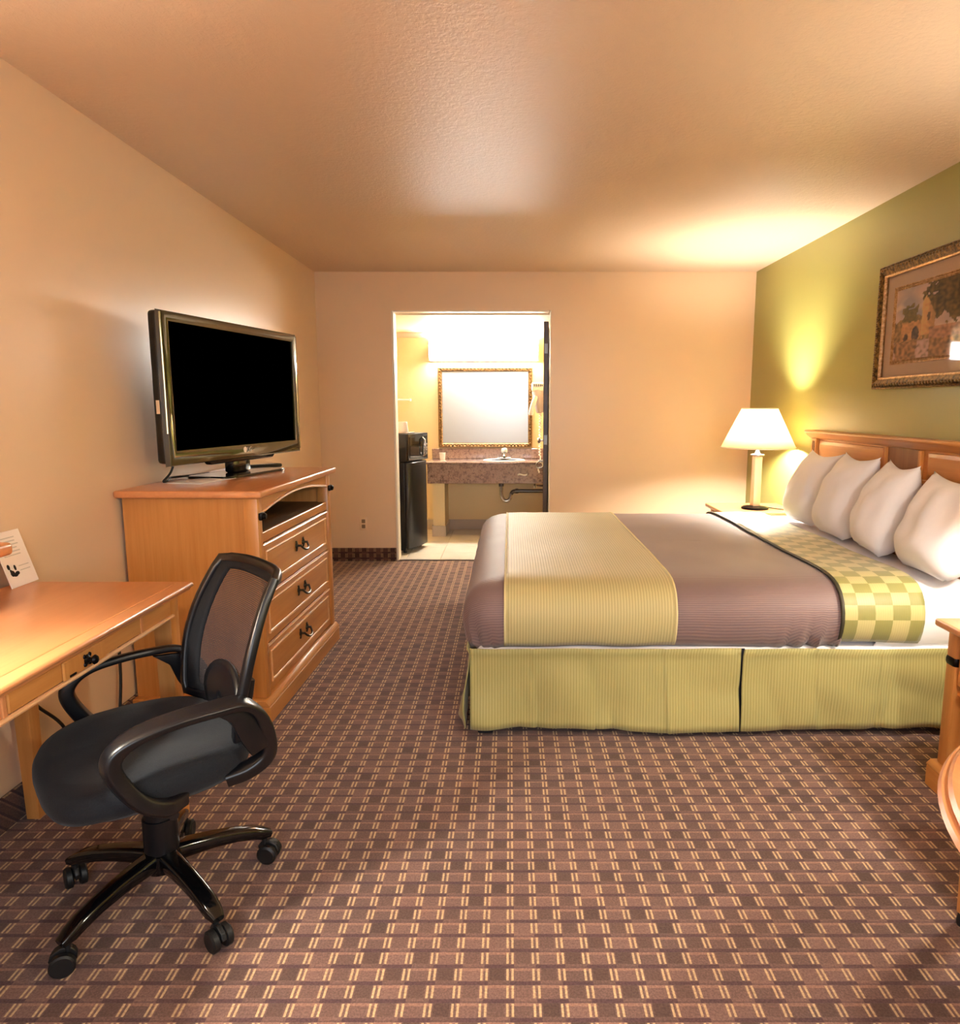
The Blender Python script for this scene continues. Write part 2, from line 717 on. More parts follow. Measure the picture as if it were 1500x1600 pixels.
struct(b.build('wall_back', M['wall']), 'peach painted wall with the open doorway')
# front wall with the window the daylight comes through (behind the camera)
WX0, WX1, WZ0, WZ1 = -0.9, 1.1, 0.75, 2.1
b = MB()
b.box(XL, WX0, YF - 0.1, YF, 0, ZC)
b.box(WX1, XR, YF - 0.1, YF, 0, ZC)
b.box(WX0, WX1, YF - 0.1, YF, 0, WZ0)
b.box(WX0, WX1, YF - 0.1, YF, WZ1, ZC)
struct(b.build('wall_front', M['wall_front']))
b = MB()
for x0, x1, z0, z1 in ((WX0, WX0 + 0.05, WZ0, WZ1), (WX1 - 0.05, WX1, WZ0, WZ1), (WX0 + 0.05, WX1 - 0.05, WZ0, WZ0 + 0.05),
                       (WX0 + 0.05, WX1 - 0.05, WZ1 - 0.05, WZ1), (0.08, 0.12, WZ0 + 0.05, WZ1 - 0.05)):
    b.box(x0, x1, YF - 0.08, YF - 0.02, z0, z1, 0.004, 1)
win = struct(b.build('window_1', M['white_trim']))
por_d = bpy.data.lights.new('window_portal', 'AREA')
por_d.shape = 'RECTANGLE'
por_d.size, por_d.size_y = WX1 - WX0, WZ1 - WZ0
por_d.cycles.is_portal = True
por = bpy.data.objects.new('window_portal', por_d)
por.location = ((WX0 + WX1) / 2, YF - 0.12, (WZ0 + WZ1) / 2)
por.rotation_euler = (math.radians(90), 0, 0)
COL.objects.link(por)

# carpet base strips
def base_strip(name, x0, x1, y0, y1):
    bb = MB().box(x0, x1, y0, y1, 0.0, 0.112, 0.004, 1)
    return struct(bb.build(name, M['carpet_base']), 'dark carpet base strip along the wall foot')
base_strip('baseboard_left', XL, XL + 0.012, YF, YB)
base_strip('baseboard_back', XL + 0.012, DX0 - 0.002, YB - 0.012, YB)
base_strip('baseboard_back.001', DX1 + 0.04, XR - 0.012, YB - 0.012, YB)
base_strip('baseboard_right', XR - 0.012, XR, YF, YB)

# doorway reveal + trim
b = MB()
b.box(DX0, DX0 + 0.018, YB - 0.004, YB + 0.124, 0.0, DZ, 0.003, 1)
b.box(DX1 - 0.008, DX1, YB - 0.004, YB + 0.124, 0.0, DZ, 0.003, 1)
b.box(DX0 + 0.018, DX1 - 0.018, YB - 0.004, YB + 0.124, DZ - 0.012, DZ, 0.003, 1)
struct(b.build('trim_1', M['white_trim']), 'pale jamb lining the open doorway')
b = MB().box(DX0 + 0.018, DX1 - 0.018, YB - 0.01, YB + 0.02, 0.0, 0.008, 0.003, 1)
struct(b.build('trim_2', M['pipe']), 'metal threshold strip between carpet and tile')

# ------------------------------------------------------------------ vanity alcove shell
fl = struct(MB().box(AL, AR, YB, AY, -0.08, -0.004).build('floor_alcove', M['grout']), 'pale tiled alcove floor')
ts = 0.30
tile_mesh = None
iy = 0
y = YB + 0.02
while y < AY - 0.01:
    x = AL
    while x < AR - 0.01:
        x1, y1 = min(x + ts, AR), min(y + ts, AY)
        if x1 - x > 0.05 and y1 - y > 0.05:
            MB().box(x + 0.002, x1 - 0.002, y + 0.002, y1 - 0.002, -0.006, 0.002, 0.0015, 1).build('tile', M['tile'], fl)
        x += ts
    y += ts
struct(MB().box(AL - 0.1, AL, YB + 0.12, AY + 0.1, -0.08, AZ).build('wall_alcove_left', M['alcove']), 'cream alcove side wall')
struct(MB().box(AR, AR + 0.1, YB + 0.12, AY + 0.1, -0.08, AZ).build('wall_alcove_right', M['alcove']), 'cream alcove side wall beside the dark door')
struct(MB().box(AL, AR, AY, AY + 0.1, -0.08, AZ).build('wall_alcove_back', M['alcove']), 'cream alcove wall around the mirror')
struct(MB().box(AL - 0.1, AR + 0.1, YB + 0.12, AY + 0.1, AZ, AZ + 0.1).build('ceiling_alcove', M['alcove_ceil']), 'lowered pale alcove ceiling')
b = MB().prism([(AY - 0.05, AZ), (AY, AZ), (AY, AZ - 0.05), (AY - 0.012, AZ - 0.05), (AY - 0.05, AZ - 0.012)], 'x', AL, AR, 0.003, 1)
struct(b.build('trim_3', M['white_trim']), 'white crown strip under the alcove ceiling')
b = MB()
x = -0.60
struct(MB().box(AL, AR, AY - 0.012, AY, 0, 0.105).build('baseboard_alcove', M['tile_base']), 'grey tile base along the alcove wall')

# dark door swung open against the alcove side wall
MD = TR(0.281, YB + 0.135, 0) @ ROT('Z', -3.7)
d = MB().box(0, 0.040, 0, 0.76, 0.012, 2.0, 0.003, 1, MD).build('door_1', M['wdoor'])
struct(d, 'dark brown door standing open inside the doorway')
for z in (0.30, 1.02, 1.78):
    b = MB()
    b.tube([MD @ Vector((0.040, -0.004, z - 0.045)), MD @ Vector((0.040, -0.004, z + 0.045))], 0.006, 8)
    b.box(0.006, 0.036, -0.003, 0.001, z - 0.04, z + 0.04, 0, 1, MD)
    b.build('hinge', M['pipe'], d)
b = MB()
b.lathe([(0.026, 0), (0.026, 0.006), (0.011, 0.010), (0.010, 0.035), (0.024, 0.042), (0.028, 0.055), (0.022, 0.066), (0.004, 0.068)], 20,
        MD @ TR(0.0, 0.70, 0.98) @ ROT('Y', -90))
b.build('door_knob', M['chrome'], d)

# outlet on the back wall
t_ = thing('wall_outlet', 'small ivory outlet plate low on the back wall', 'outlet', (-1.24, YB, 0.32))
MB().box(-1.275, -1.205, YB - 0.007, YB, 0.263, 0.377, 0.003, 2).build('cover_plate', M['ivory'], t_)
b = MB()
for dz in (-0.022, 0.022):
    b.box(-1.255, -1.225, YB - 0.010, YB - 0.006, 0.32 + dz - 0.016, 0.32 + dz + 0.016, 0.004, 2)
b.build('socket', plain('socket_tan', '#8A7355', 0.5), t_)

# ================================================================== vanity
v = thing('vanity_counter', 'speckled granite vanity counter with apron under the framed mirror', 'vanity', (-0.25, 7.25, 0))
CY0, CX0, CX1, CZ = 7.0, -0.82, 0.376, 0.757
b = MB().box(CX0 - 0.012, CX1 + 0.012, CY0 - 0.012, AY - 0.001, CZ - 0.022, CZ, 0.006, 2)
b.build('countertop', M['granite'], v)
MB().box(CX0, CX1, CY0, CY0 + 0.025, 0.545, CZ - 0.022, 0.003, 1).build('apron', M['granite'], v)
MB().box(CX0, CX1 + 0.012, AY - 0.021, AY - 0.001, CZ, CZ + 0.105, 0.004, 1).build('backsplash', M['granite'], v)
MB().box(CX0, CX0 + 0.03, CY0 + 0.025, AY - 0.03, 0.545, CZ - 0.022).build('side_panel', M['granite'], v)
b = MB()
b.lathe([(0.215, 0.0), (0.212, 0.006), (0.20, 0.010), (0.185, 0.006), (0.15, -0.008)], 40, TR(-0.06, 7.24, CZ) @ Matrix.Diagonal((1, 0.78, 1, 1)))
b.build('sink', M['white_plastic'], v)
# tissue peeking out of the slot in the apron
t_ = tag(MB().grid(lambda a, c: (0.075 + 0.095 * a, CY0 - 0.004 - 0.016 * math.sin(PI * c) - 0.003, 0.632 + 0.018 * (c - 0.5) + 0.005 * math.sin(a * 7)), 14, 5)
         .build('tissue', M['paper'], None, solid=0.003), 'white tissue poking out of the vanity apron slot', 'tissue')
# pier carrying the counter's left end
struct(MB().box(-0.775, -0.655, 7.06, AY, 0, 0.545).build('wall_vanity_pier', M['alcove']), 'cream pier under the left end of the counter')
struct(MB().box(-0.785, -0.645, 7.048, AY - 0.013, 0, 0.11).build('baseboard_pier', M['tile_base']), 'grey tile base around the pier')

# faucet
f_ = thing('faucet', 'chrome faucet with clear knob behind the sink', 'faucet', (-0.06, 7.40, CZ))
MB().box(-0.135, 0.015, 7.372, 7.428, CZ, CZ + 0.018, 0.008, 3).lathe([(0.022, 0.015), (0.018, 0.05), (0.016, 0.06)], 16, TR(-0.06, 7.40, CZ)).build('body', M['chrome'], f_)
MB().tube(bez([(-0.06, 7.40, CZ + 0.03), (-0.06, 7.36, CZ + 0.05), (-0.06, 7.31, CZ + 0.05), (-0.06, 7.285, CZ + 0.032)], 5), 0.011, 10).build('spout', M['chrome'], f_)
MB().lathe([(0.008, 0.058), (0.03, 0.068), (0.034, 0.085), (0.030, 0.108), (0.012, 0.118)], 10, TR(-0.06, 7.40, CZ)).build('knob', M['clear_knob'], f_)
# little white cup at the counter's left end
t_ = tag(MB().lathe([(0.026, 0), (0.033, 0.07), (0.030, 0.07), (0.024, 0.004)], 20, TR(-0.70, 7.36, CZ)).build('cup', M['white_plastic']),
         'small white cup at the left end of the vanity counter', 'cup')

# trap and drain pipe
p_ = thing('drain_pipe', 'grey drain trap and pipe under the vanity counter', 'pipe', (-0.06, 7.28, 0.3))
MB().tube(bez([(-0.09, 7.28, 0.70), (-0.09, 7.28, 0.50), (-0.09, 7.28, 0.40), (-0.065, 7.28, 0.345), (-0.03, 7.28, 0.335), (0.0, 7.28, 0.36), (0.01, 7.28, 0.41)], 6), 0.019, 12).build('trap', M['chrome'], p_)
MB().tube(bez([(0.01, 7.28, 0.40), (0.03, 7.29, 0.43), (0.08, 7.30, 0.435), (0.2, 7.30, 0.435), (0.390, 7.30, 0.435)], 5), 0.019, 12).build('waste_pipe', M['pipe'], p_)
MB().tube([(-0.09, 7.28, 0.486), (-0.09, 7.28, 0.514)], 0.026, 12).build('slip_nut', M['pipe'], p_)
MB().tube([(0.055, 7.297, 0.434), (0.083, 7.30, 0.435)], 0.026, 12).build('slip_nut', M['pipe'], p_)
p2 = thing('shutoff_valve', 'small chrome shutoff valve on the wall under the counter', 'valve', (0.39, 7.15, 0.5))
MB().tube([(0.391, 7.15, 0.505), (0.27, 7.15, 0.505)], 0.009, 8).lathe([(0.02, 0), (0.024, 0.01), (0.02, 0.022)], 10, TR(0.262, 7.15, 0.505) @ ROT('Y', -90)).build('valve_body', M['chrome'], p2)

# ---- mirror
m_ = thing('wall_mirror', 'large mirror in an ornate gilt frame above the vanity', 'mirror', (-0.26, AY, 0.88))
mx0, mx1, mz0, mz1 = -0.748, 0.232, 0.877, 1.70
fw = 0.052
MB().box(mx0 + fw - 0.01, mx1 - fw + 0.01, AY - 0.016, AY - 0.006, mz0 + fw - 0.01, mz1 - fw + 0.01).build('mirror_glass', M['mirror'], m_)


def frame_ring(x0, x1, z0, z1, w, ydeep, yfront, prof=None):
    """mitred frame in an xz plane facing -y; prof = [(inset fraction, depth fraction)...]"""
    bb = MB()
    pr = prof or [(0, 0), (0, 0.75), (0.18, 1.0), (0.42, 0.72), (0.62, 0.85), (0.82, 0.45), (1.0, 0.35), (1.0, 0)]
    rl = []
    for ins, dp in pr:
        i = ins * w
        yv = ydeep + (yfront - ydeep) * dp
        rl.append([(x0 + i, yv, z0 + i), (x1 - i, yv, z0 + i), (x1 - i, yv, z1 - i), (x0 + i, yv, z1 - i)])
    bb.rings(rl, False, False)
    return bb


frame_ring(mx0, mx1, mz0, mz1, fw, AY - 0.001, AY - 0.035).build('frame', M['gilt_mirror'], m_)
b = MB()
def beads(bb, p0, p1, n, r, squash=0.7):
    p0, p1 = Vector(p0), Vector(p1)
    for k in range(n):
        p = p0.lerp(p1, (k + 0.5) / n)
        bmesh.ops.create_icosphere(bb.bm, subdivisions=1, radius=r, matrix=Matrix.Translation(p))
i = fw * 0.42
for (a0, a1, nn) in (((mx0 + i, mz0 + i), (mx1 - i, mz0 + i), 26), ((mx0 + i, mz1 - i), (mx1 - i, mz1 - i), 26),
                     ((mx0 + i, mz0 + i), (mx0 + i, mz1 - i), 22), ((mx1 - i, mz0 + i), (mx1 - i, mz1 - i), 22)):
    beads(b, (a0[0], AY - 0.028, a0[1]), (a1[0], AY - 0.028, a1[1]), nn, 0.012)
o = b.build('beading', M['gilt_mirror'], m_)
o['kind'] = 'stuff'

# ---- vanity light bar
l_ = thing('vanity_light', 'glowing long white light fixture above the mirror', 'light fixture', (-0.27, AY, 1.9))
MB().box(-0.84, 0.30, AY - 0.03, AY - 0.001, 1.76, 1.97, 0.006, 1).build('back_plate', M['white_plastic'], l_)
sec = [(AY - 0.03, 1.775), (AY - 0.10, 1.785), (AY - 0.135, 1.82), (AY - 0.145, 1.865), (AY - 0.135, 1.91), (AY - 0.10, 1.945), (AY - 0.03, 1.955)]
MB().prism(sec, 'x', -0.82, 0.28, 0.004, 1).build('diffuser', emit('vanity_diffuser_glow', '#FFFBF2', BAR_E), l_)
for xx in (-0.832, 0.28):
    b = MB()
    b.prism([(p[0], p[1]) for p in [(AY - 0.025, 1.768), (AY - 0.15, 1.775), (AY - 0.155, 1.955), (AY - 0.025, 1.962)]], 'x', xx, xx + 0.012, 0.003, 1)
    b.build('end_cap', M['silver'], l_)

# ---- towel rail, left
t_ = thing('towel_rail', 'thin white towel rail on the alcove wall above the fridge', 'rail', (-1.14, AY, 1.366))
MB().tube([(-1.27, AY - 0.06, 1.366), (-1.03, AY - 0.06, 1.366)], 0.008, 10).build('bar', M['white_plastic'], t_)
for xx in (-1.262, -1.038):
    MB().box(xx - 0.01, xx + 0.01, AY - 0.068, AY - 0.001, 1.352, 1.380, 0.004, 1).build('bracket', M['white_plastic'], t_)

# ---- hair dryer on the right alcove wall
h_ = thing('hair_dryer', 'lilac grey hair dryer hanging from its white wall holder right of the mirror', 'hair dryer', (AR, 7.2, 1.36))
MB().box(0.215, AR - 0.001, 7.14, 7.26, 1.45, 1.535, 0.018, 3).build('holder', M['white_plastic'], h_)
b = MB()
b.lathe([(0.030, -0.16), (0.040, -0.15), (0.050, -0.08), (0.056, 0.0), (0.056, 0.05), (0.048, 0.075), (0.01, 0.08)], 24, TR(0.282, 7.19, 1.395) @ ROT('Y', -8))
b.build('barrel', M['dryer'], h_)
b = MB()
for k in range(5):
    b.box(0.235 + k * 0.02, 0.245 + k * 0.02, 7.13, 7.142, 1.495, 1.520, 0.002, 1)
b.build('vent', M['pipe'], h_)
MB().tube(bez([(0.258, 7.15, 1.40), (0.235, 7.135, 1.34), (0.215, 7.13, 1.27), (0.205, 7.13, 1.215)], 4), [(0.024, 0.018)] * 12 + [(0.020, 0.016)], 10).build('grip', M['white_plastic'], h_)
pts = [(0.30 + 0.008 * math.cos(k * 1.1), 7.18 + 0.008 * math.sin(k * 1.1), 1.25 - k * 0.0049) for k in range(92)]
pts += [Vector((0.305, 7.16, 0.77)), Vector((0.30, 7.10, 0.70)), Vector((0.285, 6.975, 0.655)), Vector((0.275, 6.975, 0.69))]
MB().tube(pts, 0.0065, 6).build('cord', M['white_plastic'], h_)
t_ = thing('towel_ring', 'small chrome ring on the wall beside the counter edge', 'ring', (AR, 6.93, 0.75))
MB().tube([(0.285 + 0.032 * math.cos(a * PI / 10), 6.93, 0.735 + 0.032 * math.sin(a * PI / 10)) for a in range(20)], 0.006, 8, closed=True).build('ring', M['silver'], t_)
MB().box(0.278, AR - 0.001, 6.92, 6.94, 0.765, 0.785, 0.004, 1).build('bracket', M['silver'], t_)

# ---- fridge + microwave
RZF = math.radians(-17)
fr = thing('mini_fridge', 'tall black mini fridge just inside the doorway', 'fridge', (-0.877, 6.198, 0), RZF)
# local axes: -x runs along the side facing the room, +y along the door
Mf = wmat(fr)
MB().box(-0.42, -0.055, 0.005, 0.40, 0.025, 0.815, 0.008, 2, Mf).build('cabinet', M['fridge'], fr)
MB().prism([(-0.048, 0.0), (-0.02, 0.0), (0.006, 0.06), (0.014, 0.2), (0.006, 0.34), (-0.02, 0.40), (-0.048, 0.40)], 'z', 0.045, 0.812, 0.004, 1, Mf).build('door', M['fridge_door'], fr)
MB().box(-0.056, -0.047, 0.01, 0.395, 0.05, 0.808, 0, 1, Mf).build('gasket', M['rubber'], fr)
for xx, yy in ((-0.08, 0.04), (-0.08, 0.36), (-0.39, 0.04), (-0.39, 0.36)):
    MB().lathe([(0.016, 0), (0.016, 0.03)], 12, Mf @ TR(xx, yy, 0.002)).build('foot', M['rubber'], fr)
mw = thing('microwave', 'black microwave with glossy window on top of the mini fridge', 'microwave', (-0.877, 6.198, 0.815), RZF)
Mm = wmat(mw) @ TR(0, 0, 0)
MB().box(-0.40, -0.03, 0.0, 0.42, 0.006, 0.250, 0.006, 2, Mm).build('cabinet', M['fridge'], mw)
MB().box(-0.03, -0.008, 0.0, 0.42, 0.008, 0.248, 0.004, 1, Mm).build('door', M['plastic_gloss'], mw)
MB().box(-0.0085, -0.004, 0.025, 0.28, 0.035, 0.22, 0.002, 1, Mm).build('window', M['micro_glass'], mw)
MB().box(-0.0085, -0.004, 0.30, 0.405, 0.03, 0.228, 0.002, 1, Mm).build('control_panel', M['fridge'], mw)
b = MB()
for r in range(4):
    for c in range(3):
        b.box(-0.005, -0.001, 0.312 + c * 0.030, 0.334 + c * 0.030, 0.05 + r * 0.028, 0.07 + r * 0.028, 0.001, 1, Mm)
b.build('keypad', M['silver'], mw)
MB().tube([Mm @ Vector(p) for p in ((-0.004, 0.288, 0.04), (0.022, 0.288, 0.06), (0.022, 0.288, 0.19), (-0.004, 0.288, 0.21))], 0.007, 8).build('handle', M['silver'], mw)
for xx, yy in ((-0.06, 0.04), (-0.06, 0.38), (-0.37, 0.04), (-0.37, 0.38)):
    MB().lathe([(0.012, 0), (0.012, 0.008)], 10, Mm @ TR(xx, yy, 0)).build('foot', M['rubber'], mw)
tr = tag(MB().box(-0.20, -0.03, 0.05, 0.19, 0.0, 0.012, 0.005, 2, Mm @ TR(0, 0, 0.25)).build('serving_tray', M['silver']),
         'small silver tray on top of the microwave', 'tray')
b = MB().lathe([(0.048, 0), (0.049, 0.006), (0.040, 0.085), (0.037, 0.09), (0.002, 0.09)], 28, Mm @ TR(-0.115, 0.12, 0.2625))
tag(b.build('paper_cup', M['white_plastic']), 'white cup standing upside down on the tray above the fridge', 'cup')

# ================================================================== dresser
dr = thing('dresser', 'tall wooden dresser with three drawers and an arched open shelf', 'dresser', (-1.26, 3.34, 0))
X0, X1 = -1.515, -0.975
YA, YZ = 2.82, 3.86
b = MB()
b.box(-1.522, -0.945, 2.79, 3.89, 0.0, 0.075, 0.004, 1)
b.build('plinth', M['wy'], dr)
MB().prism([(-0.9445, 0.075), (-0.9445, 0.083), (-0.962, 0.103), (-1.522, 0.103), (-1.522, 0.075)], 'y', 2.7895, 3.8905, 0.003, 1).build('plinth_moulding', M['wy'], dr)
MB().box(X0, -1.012, YA + 0.006, YA + 0.022, 0.103, 0.945).build('side_panel', M['wz'], dr)
MB().box(X0, -1.012, YZ - 0.022, YZ - 0.006, 0.103, 0.945).build('side_panel', M['wz'], dr)
MB().box(X0, X0 + 0.012, YA + 0.022, YZ - 0.022, 0.103, 0.945).build('back_panel', M['wdark'], dr)
for y0 in (2.812, 3.818):
    bb = MB().box(-1.022, -0.962, y0, y0 + 0.05, 0.103, 0.945, 0.008, 2)
    bb.build('corner_post', M['wz'], dr)
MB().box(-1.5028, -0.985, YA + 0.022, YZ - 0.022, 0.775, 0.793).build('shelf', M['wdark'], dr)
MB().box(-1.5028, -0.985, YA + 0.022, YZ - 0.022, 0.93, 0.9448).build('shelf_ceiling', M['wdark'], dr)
# arched rail
ya, yz = 2.862, 3.818
arc = [(ya, 0.945), (ya, 0.880)] + [(ya + (yz - ya) * k / 20, 0.880 + 0.042 * math.sin(PI * k / 20)) for k in range(1, 20)] + [(yz, 0.880), (yz, 0.945)]
MB().prism(arc, 'x', -0.990, -0.970, 0.0025, 1).build('arched_rail', M['wy'], dr)
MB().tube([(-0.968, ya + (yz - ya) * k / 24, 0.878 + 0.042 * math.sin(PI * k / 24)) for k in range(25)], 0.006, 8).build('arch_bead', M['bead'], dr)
MB().box(-0.992, -0.972, ya, yz, 0.752, 0.793, 0.003, 1).build('rail', M['wy'], dr)
MB().box(-1.50, -0.992, YA + 0.022, YZ - 0.022, 0.103, 0.775).build('carcass', M['wdark'], dr)
for (z0, z1) in ((0.535, 0.745), (0.322, 0.528), (0.110, 0.315)):
    dw = MB().box(-0.992, -0.972, ya + 0.004, yz - 0.004, z0, z1, 0.004, 1).build('drawer', M['wy'], dr)
    i0 = 0.034
    fb = MB()
    pr = [(0, 0), (0, 0.7), (0.3, 1.0), (0.7, 0.7), (1, 0.0)]
    rl = []
    for ins, dp in pr:
        q = i0 + ins * 0.010
        xx = -0.972 + 0.006 * dp
        rl.append([(xx, ya + 0.004 + q, z0 + q), (xx, yz - 0.004 - q, z0 + q), (xx, yz - 0.004 - q, z1 - q), (xx, ya + 0.004 + q, z1 - q)])
    fb.rings(rl, False, False)
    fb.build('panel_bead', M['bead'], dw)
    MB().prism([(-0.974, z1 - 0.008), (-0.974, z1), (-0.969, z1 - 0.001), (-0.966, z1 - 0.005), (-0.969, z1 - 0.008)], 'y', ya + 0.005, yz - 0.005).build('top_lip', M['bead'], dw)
    yc, zc = (ya + yz) / 2, (z0 + z1) / 2 + 0.005
    hb = MB()
    for s in (-1, 1):
        hb.lathe([(0.013, 0), (0.011, 0.005), (0.006, 0.009), (0.005, 0.02), (0.008, 0.024), (0.002, 0.026)], 12, TR(-0.972, yc + s * 0.048, zc + 0.012) @ ROT('Y', 90))
        hb.tube(bez([(-0.970, yc + s * 0.048, zc + 0.034), (-0.966, yc + s * 0.052, zc + 0.012), (-0.970, yc + s * 0.048, zc - 0.012)], 4), [(0.004, 0.010)] * 9, 8)
    hb.tube(bez([(-0.950, yc - 0.048, zc + 0.012), (-0.938, yc - 0.03, zc - 0.006), (-0.934, yc, zc - 0.012), (-0.938, yc + 0.03, zc - 0.006), (-0.950, yc + 0.048, zc + 0.012)], 5), 0.0052, 8)
    hb.build('bail_handle', M['handle'], dw)
MB().box(-1.528, -0.935, 2.785, 3.905, 0.945, 0.975, 0.009, 3).build('top_board', M['wtop'], dr)
for y0 in (2.837, 3.843):
    hb = MB()
    hb.box(-0.963, -0.948, y0 - 0.021, y0 + 0.021, 0.852, 0.884, 0.006, 2)
    hb.lathe([(0.014, 0), (0.014, 0.006), (0.009, 0.012), (0.001, 0.013)], 14, TR(-0.949, y0, 0.868) @ ROT('Y', 90))
    hb.build('post_knob', M['bronze'], dr)
dr.matrix_basis = TR(-0.034, 0, 0) @ TR(-1.26, 3.34, 0) @ Matrix.Rotation(math.radians(-1.3), 4, 'Z')

# ================================================================== television
ang = math.atan2(4.05 - 2.985, -1.195 + 1.428)     # run of the screen in plan
tv = thing('television', 'flat black television turned slightly on top of the dresser', 'television', (-1.31, 3.50, 0.975), ang)
# local: x along the screen (from near to far), -y towards the room, z up
Mt = wmat(tv)
hw_, zb, zt = 0.545, 0.078, 0.724
yo = 0.0
MB().box(-hw_ + 0.004, hw_ - 0.004, 0.012, 0.062, zb + 0.012, zt - 0.002, 0.016, 3, Mt).box(-0.40, 0.40, 0.05, 0.088, zb + 0.08, zt - 0.10, 0.02, 2, Mt).build('shell', M['tv_shell'], tv)
fb = MB()
pr = [(0, 0.0), (0.004, -0.022), (0.012, -0.026), (0.044, -0.024), (0.047, -0.014), (0.047, -0.006)]
rl = []
for ins, dy in pr:
    zb2 = zb + (ins if ins < 0.02 else ins + 0.022)
    rl.append([Mt @ Vector(p) for p in ((-hw_ + ins, 0.016 + dy, zb2), (hw_ - ins, 0.016 + dy, zb2), (hw_ - ins, 0.016 + dy, zt - ins), (-hw_ + ins, 0.016 + dy, zt - ins))])
fb.rings(rl, False, False)
fb.build('bezel', M['tv_bezel'], tv)
MB().box(-hw_ + 0.045, hw_ - 0.045, 0.003, 0.012, zb + 0.066, zt - 0.045, 0, 1, Mt).build('screen', M['tv_screen'], tv)
for s in (-1, 1):
    MB().tube([Mt @ Vector((s * (hw_ - 0.001), -0.004, zb + (0.02 if s > 0 else 0.14))), Mt @ Vector((s * (hw_ - 0.001), -0.005, (zb + zt) / 2)), Mt @ Vector((s * (hw_ - 0.001), -0.004, zt - 0.012))], 0.0045, 8).build('edge_trim', plain('clear_edge_trim', '#B9AE86', 0.1, metal=0.7) if s < 0 else bpy.data.materials['clear_edge_trim'], tv)
MB().prism([(-0.30, zb + 0.02), (0.30, zb + 0.02), (0.26, zb - 0.012), (-0.26, zb - 0.012)], 'y', -0.004, 0.03, 0.006, 2, Mt).build('speaker_lip', M['plastic_gloss'], tv)
MB().box(-0.075, 0.075, 0.012, 0.062, 0.012, zb + 0.03, 0.01, 2, Mt).build('neck', M['plastic_gloss'], tv)
bp = MB().tube([Mt @ Vector((0, 0.03, 0.001)), Mt @ Vector((0, 0.03, 0.007)), Mt @ Vector((0, 0.03, 0.012))], [(1, 1), (1, 1), (0.985, 0.98)], sec=[(0.115 * a, 0.27 * b_) for a, b_ in rsec(1, 1, 0.3, 6)], up=Mt.to_3x3() @ Vector((0, 1, 0)))
bp.build('stand_base', M['plastic_gloss'], tv)
# maker's mark on the lower bezel
lg = bpy.data.curves.new('logo', 'FONT')
lg.body = 'LG'
lg.size = 0.032
lg.extrude = 0.0006
lg.align_x = 'LEFT'
lt = bpy.data.objects.new('logo_curve', lg)
lme = bpy.data.meshes.new_from_object(lt)
bpy.data.objects.remove(lt)
lme.transform(TR(0.018, -0.0095, zb + 0.032) @ ROT('X', 90))
lme.materials.clear()
lme.materials.append(M['white_plastic'])
lo = bpy.data.objects.new('logo', lme)
COL.objects.link(lo)
lo.parent = tv
MB().lathe([(0.014, 0), (0.014, 0.0012)], 20, Mt @ TR(0.0, -0.0085, zb + 0.043) @ ROT('X', 90)).build('logo_disc', M['white_plastic'], tv)
MB().box(-0.008, 0.008, 0, 0.001, -0.028, 0.028, 0.0, 1, Mt @ TR(-hw_ + 0.003, 0.035, zb + 0.25) @ ROT('Z', 90)).build('side_label', M['ivory'], tv)
# remote, papers, cables on the dresser
Mr = TR(-1.330, 3.845, 0.9755) @ ROT('Z', 50)
rm = thing('remote_control', 'black remote control lying behind the television stand', 'remote', (-1.330, 3.845, 0.9755), math.radians(50))
MB().box(-0.095, 0.095, -0.022, 0.022, 0.0, 0.02, 0.007, 2, Mr).build('body', M['plastic'], rm)
b = MB()
for r in range(8):
    for c in range(3):
        b.box(-0.08 + r * 0.017, -0.069 + r * 0.017, -0.015 + c * 0.011, -0.007 + c * 0.011, 0.0195, 0.0215, 0.001, 1, Mr)
b.build('buttons', M['grey_ink'], rm)
b = MB().grid(lambda a, c: Mr @ Vector((0, 0, 0)) if False else (-1.50 + 0.17 * a + 0.06 * c, 3.06 + 0.25 * c - 0.03 * a, 0.9765 + 0.006 * math.sin(a * 3) * c), 8, 8)
tag(b.build('paper_sheet', M['paper'], solid=0.0012), 'curled white paper sheet under the near end of the television', 'paper')
b = MB().tube(bez([(-1.47, 3.12, 1.08), (-1.485, 3.10, 1.02), (-1.50, 3.06, 0.985), (-1.50, 3.10, 0.984), (-1.53, 3.18, 0.984), (-1.548, 3.24, 0.984), (-1.50, 3.34, 0.984), (-1.47, 3.46, 0.984)], 6), 0.005, 8)
tag(b.build('cable', M['cable']), 'black cable looping behind the television on the dresser', 'cable')

# ================================================================== desk
dk = thing('writing_desk', 'wooden writing desk with one drawer along the left wall', 'desk', (-1.29, 1.48, 0))
DT, DB = 0.755, 0.729
DF, DE, DN = -1.008, 2.205, 0.72
MB().prism([(DF - 0.006, DT), (DF, DT - 0.006), (DF, DT - 0.012), (DF - 0.010, DT - 0.018), (DF - 0.012, DB), (-1.563, DB), (-1.563, DT)], 'y', DN, DE, 0.002, 1).build('top_board', M['wtop'], dk)
MB().box(DF - 0.05, DF - 0.044, DN + 0.03, DE - 0.03, DT - 0.0005, DT + 0.0006).build('inlay_line', M['inlay'], dk)
AF = -1.030
for (xx, yy) in ((-1.036, 2.125), (-1.50, 2.125), (-1.036, 0.78), (-1.50, 0.78)):
    w0, w1 = 0.028, 0.021
    bb = MB().tube([(xx - 0.028, yy, 0.0), (xx - 0.028, yy, 0.60), (xx - 0.028, yy, 0.665), (xx - 0.028, yy, DB)], [w1, w0, w0, w0], sec=rsec(1, 1, 0.18, 3), up=(1, 0, 0))
    bb.build('leg', M['wz'], dk)
AB = 0.672
